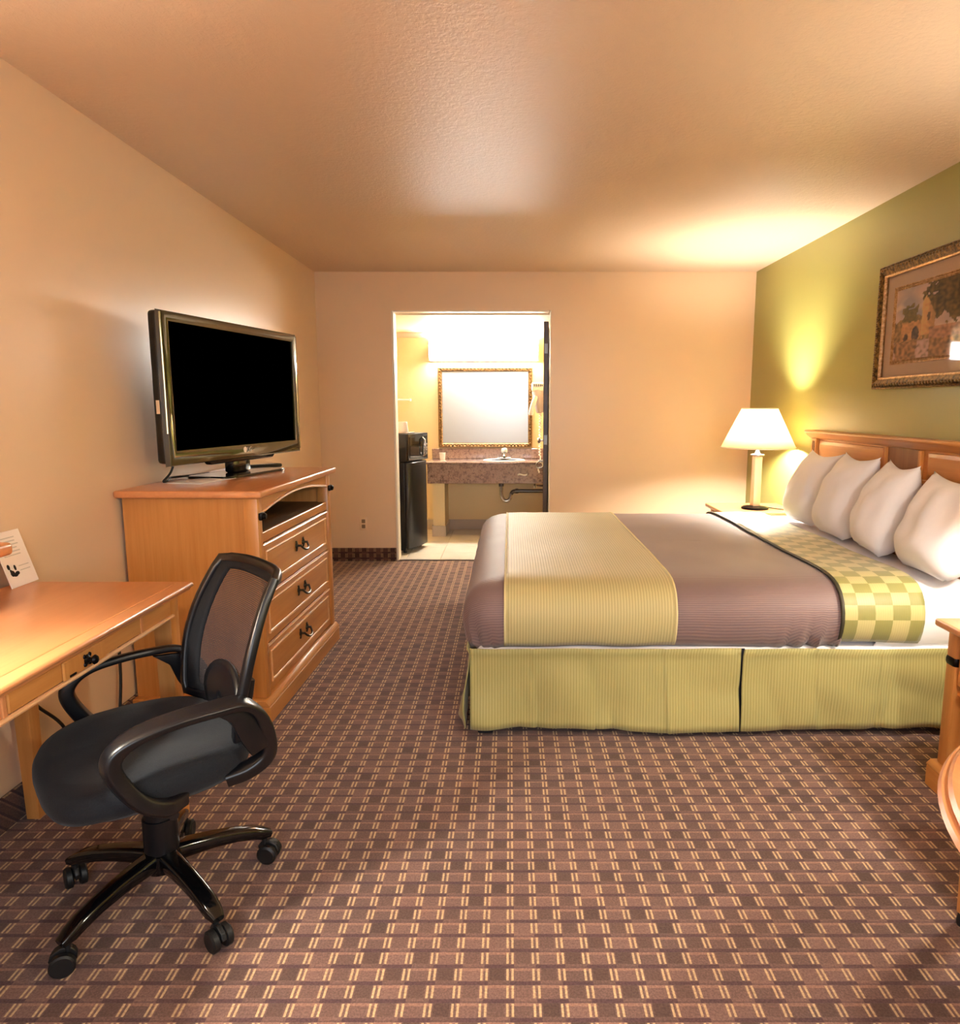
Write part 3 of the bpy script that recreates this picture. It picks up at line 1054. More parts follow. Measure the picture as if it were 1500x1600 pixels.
MB().box(AF - 0.022, AF - 0.004, 1.925, 2.097, AB, DB, 0.002, 1).build('apron', M['wy'], dk)
MB().box(AF - 0.022, AF - 0.004, 0.81, 1.365, AB, DB, 0.002, 1).build('apron', M['wy'], dk)
MB().box(-1.555, AF - 0.03, 2.115, 2.133, AB, DB).build('apron', M['wx'], dk)
MB().box(-1.545, -1.53, 0.81, 2.097, AB - 0.06, DB).build('apron', M['wy'], dk)
for yy in (1.372, 1.918):
    MB().box(AF - 0.026, AF + 0.001, yy - 0.007, yy + 0.007, AB, DB, 0.002, 1).build('stile', M['wtop'], dk)
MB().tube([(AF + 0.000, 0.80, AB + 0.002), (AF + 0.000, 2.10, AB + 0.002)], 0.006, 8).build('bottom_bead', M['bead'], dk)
dw = MB().box(AF - 0.022, AF + 0.002, 1.381, 1.909, AB + 0.009, DB - 0.002, 0.003, 1).build('drawer', M['wy'], dk)
MB().box(AF + 0.001, AF + 0.008, 1.555, 1.725, AB + 0.009, DB - 0.002, 0.003, 1).build('centre_block', M['wz'], dw)
MB().box(AF - 0.3, AF - 0.02, 1.40, 1.89, AB + 0.004, DB - 0.004).build('drawer_box', M['wdark'], dw)
b = MB()
b.lathe([(0.013, 0), (0.010, 0.003), (0.005, 0.006), (0.005, 0.012), (0.010, 0.015), (0.012, 0.019), (0.009, 0.024), (0.001, 0.026)], 16, TR(AF + 0.008, 1.645, AB + 0.031) @ ROT('Y', 90))
for k in range(4):
    a = k * PI / 2 + PI / 4
    b.lathe([(0.006, 0), (0.005, 0.003), (0.001, 0.004)], 8, TR(AF + 0.008, 1.645 + 0.014 * math.cos(a), AB + 0.031 + 0.014 * math.sin(a)) @ ROT('Y', 90))
b.build('knob', M['bronze'], dw)
b = MB().box(AF + 0.0075, AF + 0.009, 1.575, 1.60, AB + 0.012, AB + 0.018, 0.001, 1)
b.build('key_slot', M['bronze'], dw)

# tent card leaning on the wall, card organiser, cords
Mc = TR(-1.516, 2.168, DT + 0.001) @ ROT('Z', 90) @ ROT('X', -17)
# local: x along the wall, z up the card, -y faces the room
cd = thing('info_card', 'white printed card leaning on the wall at the far end of the desk', 'card', (-1.516, 2.168, DT + 0.001), math.radians(90))
MB().box(-0.062, 0.062, 0.0, 0.004, 0.0, 0.175, 0.0012, 1, Mc).build('board', M['paper'], cd)
b = MB()
for k in range(6):
    w = 0.04 + 0.012 * random.random()
    b.box(-0.042, -0.042 + w * 1.6, -0.0008, 0.0002, 0.152 - k * 0.011, 0.1555 - k * 0.011, 0, 1, Mc)
for k in range(2):
    b.box(0.0, 0.045, -0.0008, 0.0002, 0.06 - k * 0.014, 0.063 - k * 0.014, 0, 1, Mc)
b.build('print_lines', M['grey_ink'], cd)
b = MB()
for (cx_, cz_, rx, rz) in ((-0.044, 0.066, 0.0055, 0.009), (-0.018, 0.060, 0.0045, 0.009), (-0.036, 0.044, 0.009, 0.010), (-0.016, 0.042, 0.009, 0.006), (-0.026, 0.038, 0.010, 0.006), (-0.040, 0.052, 0.004, 0.006)):
    b.prism([(cx_ + rx * math.cos(a * PI / 5), cz_ + rz * math.sin(a * PI / 5)) for a in range(10)], 'y', -0.001, 0.0002, 0, 1, Mc)
b.build('print_mark', M['ink'], cd)
og = thing('desk_organizer', 'wooden edged desktop organizer at the left end of the desk', 'organizer', (-1.47, 1.72, DT))
MB().box(-1.565, -1.358, 1.52, 1.91, 0.906, 0.942, 0.012, 3).build('top_board', M['wtop'], og)
MB().box(-1.555, -1.43, 1.86, 1.875, DT + 0.002, 0.908).box(-1.555, -1.43, 1.545, 1.56, DT + 0.002, 0.908).box(-1.56, -1.55, 1.56, 1.86, DT + 0.002, 0.908).build('frame', M['wdark'], og)
tag(MB().box(-1.54, -1.425, 1.60, 1.78, DT + 0.001, DT + 0.10, 0.004, 1).build('tissue_box', M['white_plastic']), 'white box inside the desktop organizer', 'box')
b = MB().tube(bez([(-1.54, 2.02, 0.66), (-1.55, 2.12, 0.45), (-1.545, 2.2, 0.34), (-1.55, 2.32, 0.22), (-1.545, 2.42, 0.05), (-1.50, 2.55, 0.008)], 6), 0.0055, 8)
tag(b.build('power_cord', M['cable']), 'thin dark power cord hanging down the wall under the desk', 'cord')
b = MB().tube(bez([(-1.54, 2.62, 0.012), (-1.44, 2.60, 0.02), (-1.33, 2.52, 0.10), (-1.20, 2.42, 0.22)], 6), 0.005, 8)
b2 = MB().tube(bez([(-1.548, 2.64, 0.55), (-1.5, 2.60, 0.62), (-1.40, 2.45, 0.66), (-1.25, 2.2, 0.64), (-1.16, 2.118, 0.655)], 6), 0.005, 8)
tag(b2.build('power_cord', M['cable']), 'black cord slung beneath the far end of the desk top', 'cord')
b = MB().tube(bez([(-1.556, 2.72, 0.50), (-1.55, 2.70, 0.25), (-1.54, 2.66, 0.03), (-1.47, 2.70, 0.007), (-1.36, 2.74, 0.007), (-1.22, 2.72, 0.007)], 6), 0.006, 8)
tag(b.build('power_cord', M['cable']), 'thick black cord running down beside the dresser to the carpet', 'cord')

# ================================================================== office chair
rot = math.atan2(-0.65, -0.76)
ch = thing('office_chair', 'black mesh-back office chair on five casters beside the desk', 'chair', (-0.925, 1.735, 0), rot)
Mh = wmat(ch)
CL = lambda *p: Mh @ Vector(p)
for wa in (246.4, 320.5, 37.5, 105.0, 170.5):
    a = math.radians(wa) - rot
    ca, sa = math.cos(a), math.sin(a)
    R = 0.268
    lg_ = MB().tube([CL(ca * r, sa * r, z) for r, z in ((0.02, 0.128), (0.07, 0.127), (0.13, 0.122), (0.19, 0.112), (0.235, 0.100), (0.262, 0.088), (0.285, 0.080))],
                    [(0.024, 0.026), (0.022, 0.025), (0.019, 0.023), (0.017, 0.022), (0.016, 0.022), (0.015, 0.020), (0.009, 0.014)], sec=rsec(1, 1, 0.55, 5), up=(0, 0, 1))
    lg_ = lg_.build('leg', M['plastic_gloss'], ch)
    an = random.uniform(-0.8, 0.8) + math.radians(wa)
    Mw = TR(*(CL(ca * R, sa * R, 0))) @ Matrix.Rotation(an, 4, 'Z')
    cb = MB()
    for s in (-1, 1):
        cb.lathe([(0.010, -0.010), (0.024, -0.010), (0.028, -0.006), (0.028, 0.006), (0.022, 0.010), (0.008, 0.009)], 22, Mw @ TR(0.012, s * 0.017, 0.0285) @ ROT('X', 90))
    cb.prism([(-0.015, 0.030), (-0.020, 0.045), (-0.008, 0.060), (0.015, 0.064), (0.036, 0.052), (0.042, 0.034), (0.03, 0.032)], 'y', -0.006, 0.006, 0.002, 1, Mw)
    cb.lathe([(0.008, 0.05), (0.008, 0.085)], 10, Mw)
    cb.build('caster', M['rubber'], lg_)
MB().lathe([(0.030, 0.085), (0.045, 0.095), (0.050, 0.12), (0.046, 0.145), (0.030, 0.150)], 28, Mh).build('hub', M['plastic_gloss'], ch)
MB().lathe([(0.043, 0.148), (0.043, 0.24), (0.038, 0.241), (0.038, 0.31), (0.033, 0.311), (0.033, 0.37)], 24, Mh).build('gas_lift', M['plastic'], ch)
MB().box(-0.11, 0.11, -0.09, 0.09, 0.345, 0.385, 0.012, 2, Mh).tube([CL(0.02, 0.08, 0.362), CL(0.02, 0.20, 0.355), CL(0.02, 0.23, 0.355)], [0.006, 0.006, 0.012], 8).build('tilt_mechanism', M['plastic'], ch)


def seat_ring(z, k, x0=0.025, a=0.235, c=0.25, droop=0.0):
    out = []
    n = 56
    for i in range(n):
        t = 2 * PI * i / n
        ct, st = math.cos(t), math.sin(t)
        e = 2 / 3.4
        x = math.copysign(abs(ct) ** e, ct)
        y = math.copysign(abs(st) ** e, st)
        xx = x0 + a * k * x
        yy = c * k * y * (1.0 - 0.06 * (x < 0) * abs(x))
        zz = z - droop * max(0, x) ** 2 * 0.03 + 0.008 * abs(y) ** 3 * (1 if droop else 0)
        out.append(CL(xx, yy, zz))
    return out


sr = [seat_ring(0.388, 0.80), seat_ring(0.385, 0.90), seat_ring(0.395, 0.965, droop=0.5), seat_ring(0.42, 1.0, droop=0.8), seat_ring(0.445, 0.995, droop=1), seat_ring(0.462, 0.96, droop=1),
      seat_ring(0.470, 0.88, droop=1), seat_ring(0.471, 0.70, droop=0.8), seat_ring(0.466, 0.45, droop=0.4), seat_ring(0.463, 0.15)]
MB().rings(sr).build('seat', M['seat'], ch, smooth=60)
MB().rings([seat_ring(0.374, 0.55), seat_ring(0.376, 0.82), seat_ring(0.387, 0.88)]).build('seat_pan', M['plastic'], ch)

# backrest: lateral a in -1..1, height b in 0..1
def back_pt(a, bq, off=0.0):
    pb = max(0.0, bq)
    z = 0.485 + 0.384 * bq
    hw = 0.205 + 0.024 * math.sin(PI * min(1, pb * 1.1)) - 0.010 * pb ** 3
    x = -0.192 - 0.020 * bq - 0.100 * pb ** 2.2 + 0.050 * abs(a) ** 3
    return CL(x + off, a * hw, z)


pth = []
N = 14
for k in range(N):
    pth.append((-1 + 2 * k / N, 0))
for k in range(N):
    pth.append((1, k / N))
for k in range(N):
    pth.append((1 - 2 * k / N, 1))
for k in range(N):
    pth.append((-1, 1 - k / N))
def soft(a, bq):
    # round the corners
    q = 0.05
    aa, bb = abs(a), abs(bq - 0.5) * 2
    ex, ey = max(0, aa - (1 - q)), max(0, bb - (1 - q))
    if ex > 0 and ey > 0:
        l = math.hypot(ex, ey)
        m = max(ex, ey)
        ex, ey = ex * m / l, ey * m / l
        aa, bb = 1 - q + ex, 1 - q + ey
    return math.copysign(aa, a), 0.5 + math.copysign(bb, bq - 0.5) / 2
loop = [back_pt(*soft(a, c)) for a, c in pth]
MB().tube(loop, [(0.012, 0.014)] * len(loop), closed=True, sec=rsec(1, 1, 0.6, 4), up=Mh.to_3x3() @ Vector((1, 0, 0))).build('back_frame', M['plastic'], ch)
# padded border inside the frame and the see-through mesh
bw = 0.23
def border(u, w):
    a, c = pth[int(round(u * len(pth))) % len(pth)]
    s = 1 - w * bw
    s2 = 1 - w * bw * 0.62
    a2, c2 = soft(a, c)
    return back_pt(a2 * s, 0.5 + (c2 - 0.5) * s2, 0.004 + 0.006 * math.sin(PI * w))
MB().grid(border, len(pth), 4, closed_u=True).build('back_border', M['border'], ch, solid=0.004, smooth=180)
MB().grid(lambda u, w: back_pt((2 * u - 1) * (1 - bw + 0.02), 0.5 + (w - 0.5) * (1 - bw * 0.62 + 0.02), 0.001), 14, 14).build('back_mesh', M['mesh'], ch, smooth=180)
# lumbar support and upright behind the mesh
def pad(u, w):
    th = 2 * PI * u
    return back_pt(0.02 + 0.62 * w * math.cos(th), 0.10 + 0.24 * w * math.sin(th), 0.004 + 0.012 * (1 - w * w))
MB().grid(pad, 28, 5, closed_u=True).build('lumbar_pad', M['plastic'], ch, solid=0.01)
up_ = MB().tube([CL(*p) for p in bez([(-0.06, 0, 0.372), (-0.16, 0, 0.378), (-0.215, 0, 0.42), (-0.238, 0, 0.50), (-0.250, 0, 0.56)], 5)], [(0.010, 0.040)] * 21, sec=rsec(1, 1, 0.5, 4), up=Mh.to_3x3() @ Vector((0, 0, 1)))
up_.build('back_upright', M['plastic'], ch)
for s in (1, -1):
    yy = 0.262 * s
    apts = bez([(0.0, yy * 0.86, 0.392), (0.045, yy * 0.98, 0.398), (0.092, yy, 0.428), (0.130, yy, 0.485), (0.147, yy, 0.535), (0.130, yy, 0.568), (0.085, yy, 0.590), (0.01, yy, 0.601), (-0.07, yy, 0.603), (-0.140, yy * 0.985, 0.598), (-0.182, yy * 0.95, 0.560), (-0.205, yy * 0.92, 0.495), (-0.205, yy * 0.90, 0.440), (-0.165, yy * 0.86, 0.408), (-0.11, yy * 0.8, 0.395)], 6)
    n = len(apts)
    rad = []
    for i in range(n):
        t = i / (n - 1)
        flat = 0.5 - 0.5 * math.cos(min(1, max(0, (t - 0.30) / 0.15)) * PI) - (0.5 - 0.5 * math.cos(min(1, max(0, (t - 0.66) / 0.12)) * PI))
        rad.append((0.011 + 0.008 * (1 - flat), 0.021 + 0.006 * flat))
    MB().tube([CL(*p) for p in apts], rad, sec=rsec(1, 1, 0.5, 4), up=None).build('armrest', M['plastic'], ch, smooth=50)
    # web filling the rear of the arm loop towards the back frame
    MB().prism([(-0.150, 0.585), (-0.07, 0.592), (-0.115, 0.555), (-0.135, 0.50), (-0.160, 0.455), (-0.200, 0.47), (-0.196, 0.535)], 'y', yy * 0.97 - 0.008, yy * 0.97 + 0.008, 0.004, 2, Mh).build('arm_web', M['plastic'], ch)
    MB().tube([CL(-0.182, yy * 0.95, 0.53), CL(-0.165, 0.205 * s, 0.545)], [(0.03, 0.012), (0.03, 0.012)], sec=rsec(1, 1, 0.5, 4), up=(0, 0, 1)).build('back_bracket', M['plastic'], ch)

# ================================================================== bed
BY0, BY1 = 2.70, 4.64
bd = thing('bed', 'king bed with green ribbed skirt against the olive wall', 'bed', (0.88, 3.67, 0))
MB().box(-0.09, 1.90, 2.76, 4.58, 0.0, 0.20).build('bed_frame', M['frame_dark'], bd)
for xx in (-0.10, 0.9, 1.85):
    MB().box(xx - 0.03, xx + 0.03, 2.705, 2.76, 0.0, 0.05, 0.004, 1).build('frame_foot', M['frame_dark'], bd)
MB().box(-0.135, 1.905, 2.70, 4.62, 0.20, 0.362, 0.03, 3).build('box_spring', M['linen'], bd)
MB().box(-0.12, 1.90, 2.72, 4.60, 0.362, 0.585, 0.06, 4).build('mattress', M['linen'], bd)


def skirt_panel(name, x0, x1, y, seed, n=160, mat='skirt', flip=False, foot=False, parent=bd):
    def fn(u, w):
        x = x0 + (x1 - x0) * u
        drop = 1 - w          # 1 at hem
        z = 0.034 + 0.332 * w
        nz = noise.noise(Vector((x * 3.6 + seed, w * 1.4 + x, seed))) * 0.055 + noise.noise(Vector((x * 9 + seed, w * 2.5, 3.1))) * 0.012
        bulge = nz * (0.25 + 0.75 * drop) + 0.006 * drop
        for fx in (0.10, 0.335, 0.62, 1.22, 1.47):
            dxx = x - fx + 0.02 * w
            if not foot and 0 <= dxx < 0.2:
                bulge += 0.012 * math.exp(-dxx / 0.035) * min(1, dxx / 0.006) * (0.4 + 0.6 * drop)
        z += 0.006 * math.sin(x * 5 + seed) * drop
        if w > 0.97:
            bulge += 0.016
            z += 0.002
        if foot:
            return (y - abs(bulge) - 0.022 * drop, x, z)
        return (x, y - abs(bulge), z)
    MB().grid(fn, n, 12).build(name, M[mat], parent, smooth=180, solid=0.004 if not foot else -0.004)
skirt_panel('bed_skirt', -0.158, 0.907, 2.682, 1.3)
skirt_panel('bed_skirt', 0.915, 1.905, 2.682, 5.7)
skirt_panel('bed_skirt', 2.686, 4.63, -0.158, 9.1, mat='skirt_y', foot=True)
MB().box(0.895, 0.927, 2.694, 2.698, 0.04, 0.36).build('pleat_gap_shade', M['frame_dark'], bd)  # dark strip standing in for the shade inside the pleat gap


def rrect(x0, x1, y0, y1, r, npc=10, nx=70, ny=60):
    r = max(0.012, min(r, (x1 - x0) / 2 - 0.01, (y1 - y0) / 2 - 0.01))
    pts = []
    for k in range(nx):
        pts.append((x0 + r + (x1 - x0 - 2 * r) * k / nx, y0, 0, -1))
    for k in range(npc):
        a = -PI / 2 + PI / 2 * k / npc
        pts.append((x1 - r + r * math.cos(a), y0 + r + r * math.sin(a), math.cos(a), math.sin(a)))
    for k in range(ny):
        pts.append((x1, y0 + r + (y1 - y0 - 2 * r) * k / ny, 1, 0))
    for k in range(npc):
        a = PI / 2 * k / npc
        pts.append((x1 - r + r * math.cos(a), y1 - r + r * math.sin(a), math.cos(a), math.sin(a)))
    for k in range(nx):
        pts.append((x1 - r - (x1 - x0 - 2 * r) * k / nx, y1, 0, 1))
    for k in range(npc):
        a = PI / 2 + PI / 2 * k / npc
        pts.append((x0 + r + r * math.cos(a), y1 - r + r * math.sin(a), math.cos(a), math.sin(a)))
    for k in range(ny):
        pts.append((x0, y1 - r - (y1 - y0 - 2 * r) * k / ny, -1, 0))
    for k in range(npc):
        a = PI + PI / 2 * k / npc
        pts.append((x0 + r + r * math.cos(a), y0 + r + r * math.sin(a), math.cos(a), math.sin(a)))
    return pts


PROF = [(-0.012, 0.366), (0.004, 0.386), (0.018, 0.425), (0.026, 0.465), (0.024, 0.505), (0.012, 0.545), (-0.010, 0.578), (-0.042, 0.602), (-0.085, 0.617), (-0.13, 0.6235), (-0.17, 0.626), (-0.21, 0.6275)] + [(-0.25 - 0.045 * k, 0.628) for k in range(15)]


def drape(off=0.0, hem=0.0, seed=0.0, folds=1.0):
    rl = []
    for o, z in PROF:
        oo = o + off
        ring = rrect(-0.165 - oo, 1.935 + oo, BY0 - oo, BY1 + oo, 0.10 + oo * 0.6)
        pts = []
        side = max(0.0, min(1.0, (0.58 - z) / 0.2))
        top = 1 - side
        for x, y, nx_, ny_ in ring:
            f = 0
            if side > 0:
                s = x * abs(ny_) + y * abs(nx_)
                f = 0.010 * noise.noise(Vector((s * 5.5 + seed, z * 3, seed)))
                g = math.exp(-((x - 1.20) / 0.13) ** 2) * (ny_ < -0.5)
                f += 0.024 * g * math.sin(x * 84) * folds * side
                g2 = math.exp(-((x + 0.14) / 0.09) ** 2) * (ny_ < -0.3)
                f += 0.013 * g2 * math.sin(s * 66 + z * 18) * folds * side
                f *= side
            zz = z + off
            if z < 0.41:
                zz -= 0.020 * math.exp(-((x + 0.15) / 0.10) ** 2) * (0.41 - z) / 0.034 * (y < 3.2)
                zz += hem * (0.41 - z) / 0.034 + 0.006 * noise.noise(Vector((x * 4, y * 4, seed)))
            zz += top * (0.005 * noise.noise(Vector((x * 2.6, y * 2.6, 4.0))) + 0.0025 * noise.noise(Vector((x * 9, y * 5, 8.0))))
            pts.append((x + nx_ * f, y + ny_ * f, zz))
        rl.append(pts)
    return MB().rings(rl, cap0=False, cap1=True)


sh = tag(drape(-0.012, 0.004, 3.0, 0.0).clip('x', 1.45, 1.935).build('bed_sheet', M['linen'], solid=0.004, smooth=70), 'white sheet showing at the head end of the bed', 'sheet')
cv = thing('bedspread', 'brown satin bedspread with a wide green band and checkered cuff', 'bedspread', (0.6, 3.67, 0.37))
drape(0.0, 0.0, 1.0).clip('x', None, 1.30).build('brown_cover', M['brown'], cv, solid=0.006, smooth=70)
drape(0.006, -0.002, 1.0).clip('x', -0.022, 0.650).build('green_band', M['band'], cv, solid=0.004, smooth=70)
for xa in (-0.024, 0.644):
    drape(0.0085, -0.002, 1.0).clip('x', xa, xa + 0.008).build('band_piping', M['piping_light'], cv, solid=0.004, smooth=70)
drape(0.009, 0.006, 2.0, 0.3).clip('x', 1.292, 1.612).build('checkered_cuff', M['check'], cv, solid=0.007, smooth=70)
drape(0.012, 0.004, 2.0, 0.3).clip('x', 1.286, 1.298).build('cuff_piping', M['piping'], cv, solid=0.008, smooth=70)


def pillow(label, yc, xb, lean, yaw, w=0.50, h=0.47, t=0.115, seed=0.0, roll=0.0, zb=0.625):
    def fn(side):
        def f(u, v_):
            a, c = 2 * u - 1, 2 * v_ - 1
            pin = 0.10
            x = a * w / 2 * (1 - pin * (1 - a * a) * 0 - pin * (1 - abs(c) ** 2.2) * 0.0)
            # corners stay out, sides draw in
            x = a * (w / 2) * (1 - 0.09 * (1 - c * c) * abs(a) ** 3)
            pinz = 0.16 if c > 0 else 0.02
            z = c * (h / 2) * (1 - pinz * (1 - a * a) * abs(c) ** 3)
            if c < 0:
                x *= 1 - 0.26 * abs(c) ** 5
            th = t * (max(0.0, 1 - abs(a) ** 2.6) * max(0.0, 1 - abs(c) ** 2.6)) ** 0.55
            th *= 1.12 - 0.30 * c
            th += 0.006 * noise.noise(Vector((a * 2.2 + seed, c * 2.2, seed))) * (1 - a * a) * (1 - c * c) * 4
            return (x, side * th, z)
        return f
    Mp = TR(xb, yc, zb + h / 2 * math.cos(math.radians(lean)) + 0.005) @ ROT('Z', -90 + yaw) @ ROT('X', lean) @ ROT('Y', roll)
    bb = MB()
    bb.grid(fn(-1), 28, 24)
    bb.grid(fn(1), 28, 24, flip=True)
    bmesh.ops.remove_doubles(bb.bm, verts=bb.bm.verts, dist=1e-4)
    bb.bm.transform(Mp)
    o = bb.build('pillow', M['linen'], smooth=180)
    return tag(o, label, 'pillow', 'white pillows along the headboard')


pillow('white pillow nearest the table lamp, leftmost of the four', 4.13, 1.775, -19, 3, w=0.385, h=0.44, t=0.10, seed=1)
pillow('second white pillow counting from the lit table lamp', 3.70, 1.765, -18, -2, w=0.40, h=0.45, t=0.10, seed=2)
pillow('third white pillow counting from the lit table lamp', 3.28, 1.755, -17, -10, w=0.385, h=0.44, t=0.10, seed=3)
pillow('white pillow cut by the right edge of the picture', 2.85, 1.76, -18, -3, w=0.44, h=0.42, t=0.10, seed=4)

# ------------------------------------------------------------------ headboard
hd = thing('headboard', 'wooden panelled headboard fixed to the olive wall', 'headboard', (1.95, 3.62, 0))
HY0, HY1 = 2.66, 4.55
MB().box(1.945, 1.980, HY0, HY1, 0.30, 1.11).build('back_board', M['wy'], hd)
MB().prism([(1.980, 1.155), (1.895, 1.155), (1.888, 1.148), (1.888, 1.142), (1.900, 1.134), (1.908, 1.122), (1.925, 1.112), (1.930, 1.104), (1.980, 1.104)], 'y', HY0 - 0.04, HY1 + 0.04, 0.002, 1).build('top_cap', M['wy'], hd)
for ye in (HY0, HY1 - 0.07):
    st = MB().box(1.922, 1.945, ye, ye + 0.07, 0.30, 1.104, 0.004, 1)
    st.build('stile', M['wz'], hd)
    for k in range(2):
        MB().box(1.919, 1.923, ye + 0.020 + k * 0.02, ye + 0.026 + k * 0.02, 0.70, 1.09).build('flute', M['wdark'], hd)
def raised(y0, y1, z0, z1, nm='panel', mat='wy', dep=0.012):
    bb = MB()
    rl = []
    for ins, dp in ((0, 0), (0.004, 0.5), (0.02, 1.0), (0.024, 1.0)):
        xx = 1.945 - dep * dp
        rl.append([(xx, y0 + ins, z0 + ins), (xx, y1 - ins, z0 + ins), (xx, y1 - ins, z1 - ins), (xx, y0 + ins, z1 - ins)])
    bb.rings(rl, False, True)
    return bb.build(nm, M[mat], hd)
raised(3.70, 4.47, 0.97, 1.095)
raised(2.74, 3.30, 0.97, 1.095)
for (y0, y1, z0, z1) in ((3.645, 3.665, 0.97, 1.10), (3.335, 3.355, 0.97, 1.10)):
    MB().box(1.925, 1.945, y0, y1, z0, z1, 0.003, 1).build('inset_frame', M['wz'], hd)
MB().box(1.925, 1.945, 3.355, 3.645, 0.972, 0.988, 0.003, 1).build('inset_frame', M['wy'], hd)
MB().box(1.938, 1.9455, 3.355, 3.645, 0.988, 1.10).build('inset_panel', wood('headboard_inset_wood', 'z', '#8A5A34', '#744626'), hd)
MB().box(1.928, 1.945, HY0 + 0.07, HY1 - 0.07, 0.945, 0.966, 0.004, 1).build('rail', M['wy'], hd)
MB().box(1.938, 1.9455, HY0 + 0.07, HY1 - 0.07, 0.45, 0.945).build('lower_panel', wood('headboard_lower_wood', 'y', '#94602F', '#7C4C25'), hd)

# ------------------------------------------------------------------ picture
pc = thing('framed_picture', 'landscape picture in a carved gilt frame on the olive wall', 'picture', (1.975, 3.38, 1.7))
# build facing -y at origin, then turn to face -x : local x -> -Y
Mpic = TR(XR, 3.39, 1.71) @ ROT('Z', -90)
pw, ph, fw2 = 0.50, 0.315, 0.062
def pring(x0, x1, z0, z1, prof, nm, mat):
    bb = MB()
    rl = []
    for ins, dep in prof:
        rl.append([Mpic @ Vector(p) for p in ((x0 + ins, -dep, z0 + ins), (x1 - ins, -dep, z0 + ins), (x1 - ins, -dep, z1 - ins), (x0 + ins, -dep, z1 - ins))])
    bb.rings(rl, False, False)
    return bb.build(nm, M[mat], pc)
pring(-pw, pw, -ph, ph, [(0, 0.001), (0, 0.03), (0.006, 0.036), (0.016, 0.030), (0.03, 0.042), (0.044, 0.034), (0.05, 0.030)], 'frame', 'gilt')
pring(-pw, pw, -ph, ph, [(0.049, 0.0295), (0.054, 0.033), (0.060, 0.028), (0.062, 0.014)], 'frame_lip', 'gilt_lip')
b = MB()
def pbeads(p0, p1, n):
    for k in range(n):
        t = (k + 0.5) / n
        p = Vector(p0).lerp(Vector(p1), t)
        bmesh.ops.create_icosphere(b.bm, subdivisions=1, radius=0.0115, matrix=Mpic @ Matrix.Translation(p) @ Matrix.Diagonal((1.25, 0.7, 1, 1)))
q = 0.023
pbeads((-pw + q, -0.037, -ph + q), (pw - q, -0.037, -ph + q), 38)
pbeads((-pw + q, -0.037, ph - q), (pw - q, -0.037, ph - q), 38)
pbeads((-pw + q, -0.037, -ph + q), (-pw + q, -0.037, ph - q), 24)
pbeads((pw - q, -0.037, -ph + q), (pw - q, -0.037, ph - q), 24)
o = b.build('carved_beading', M['gilt'], pc)
o['kind'] = 'stuff'
MB().box(-pw + 0.06, pw - 0.06, -0.012, -0.004, -ph + 0.06, ph - 0.06, 0, 1, Mpic).build('mat_board', M['mat_board'], pc)
ax, az = 0.345, 0.172
pring(-ax - 0.022, ax + 0.022, -az - 0.022, az + 0.022, [(0, 0.012), (0.002, 0.017), (0.006, 0.017), (0.010, 0.0135), (0.016, 0.0165), (0.022, 0.0125)], 'inner_mat', 'gilt_lip')

# the print: a plain riverside landscape, colours per vertex
def art_colour(u, w):
    """u 0..1 left to right, w 0..1 bottom to top"""
    V = Vector
    n0 = noise.noise(V((u * 3.2, w * 4, 9.0)))
    n1 = noise.noise(V((u * 9, w * 9, 1.0)))
    n2 = noise.noise(V((u * 26, w * 22, 5.0)))
    u += 0.012 * n2
    w += 0.02 * noise.noise(V((u * 20, w * 20, 2.0)))
    c = V((0.56, 0.44, 0.42)).lerp(V((0.33, 0.32, 0.38)), max(0, min(1, n0 * 1.6 + 0.35)))
    c = c.lerp(V((0.70, 0.58, 0.52)), max(0, min(0.8, n1 * 1.2)))
    if w < 0.56 + 0.12 * n0 + 0.05 * n2 and u < 0.5:
        c = V((0.17, 0.13, 0.08)).lerp(V((0.44, 0.29, 0.15)), max(0, min(1, 0.45 + 0.9 * n2)))
    if ((u - 0.20) / 0.10) ** 2 + ((w - 0.60) / 0.16) ** 2 < 1 + n2 + 0.6 * n1:
        c = V((0.12, 0.12, 0.07)).lerp(V((0.24, 0.19, 0.10)), max(0, 0.4 + n2))
    if ((u - 0.66) / 0.30) ** 2 + ((w - 0.80) / 0.34) ** 2 < 1 + 0.7 * n1 + 0.5 * n2:
        c = V((0.06, 0.055, 0.04)).lerp(V((0.22, 0.16, 0.08)), max(0, min(1, 0.35 + 0.9 * n2 + 0.3 * n1)))
    if 0.09 < u < 0.36 and 0.26 < w < 0.52:
        c = V((0.62, 0.38, 0.19)).lerp(V((0.34, 0.20, 0.11)), max(0, min(1, 0.4 + 0.8 * n2)))
        for au, aw, ar in ((0.27, 0.34, 0.045), (0.15, 0.30, 0.025)):
            if ((u - au) / ar) ** 2 + ((w - aw) / (ar * 2.4)) ** 2 < 1:
                c = V((0.06, 0.05, 0.06)).lerp(V((0.16, 0.12, 0.10)), max(0, n2 + 0.3))
    if 0.34 < u < 0.50 and 0.30 < w < 0.84 - abs(u - 0.38) * 2.2:
        c = V((0.70, 0.44, 0.22)).lerp(V((0.42, 0.26, 0.14)), max(0, min(1, (u - 0.36) * 9 + 0.5 * n2)))
        if 0.41 < u < 0.44 and 0.50 < w < 0.60:
            c = V((0.14, 0.10, 0.08))
    if 0.44 < u < 0.92 and 0.24 < w < 0.40:
        c = V((0.50, 0.30, 0.22)).lerp(V((0.22, 0.14, 0.11)), max(0, min(1, 0.4 + n2)))
    if w < 0.25 + 0.03 * n1:
        c = V((0.46, 0.28, 0.16)).lerp(V((0.15, 0.11, 0.08)), max(0, min(1, 0.45 + 1.1 * n2)))
        if n0 > -0.05 and u < 0.45:
            c = V((0.58, 0.45, 0.46)).lerp(c, max(0, min(1, 0.3 + n2)))
    return c
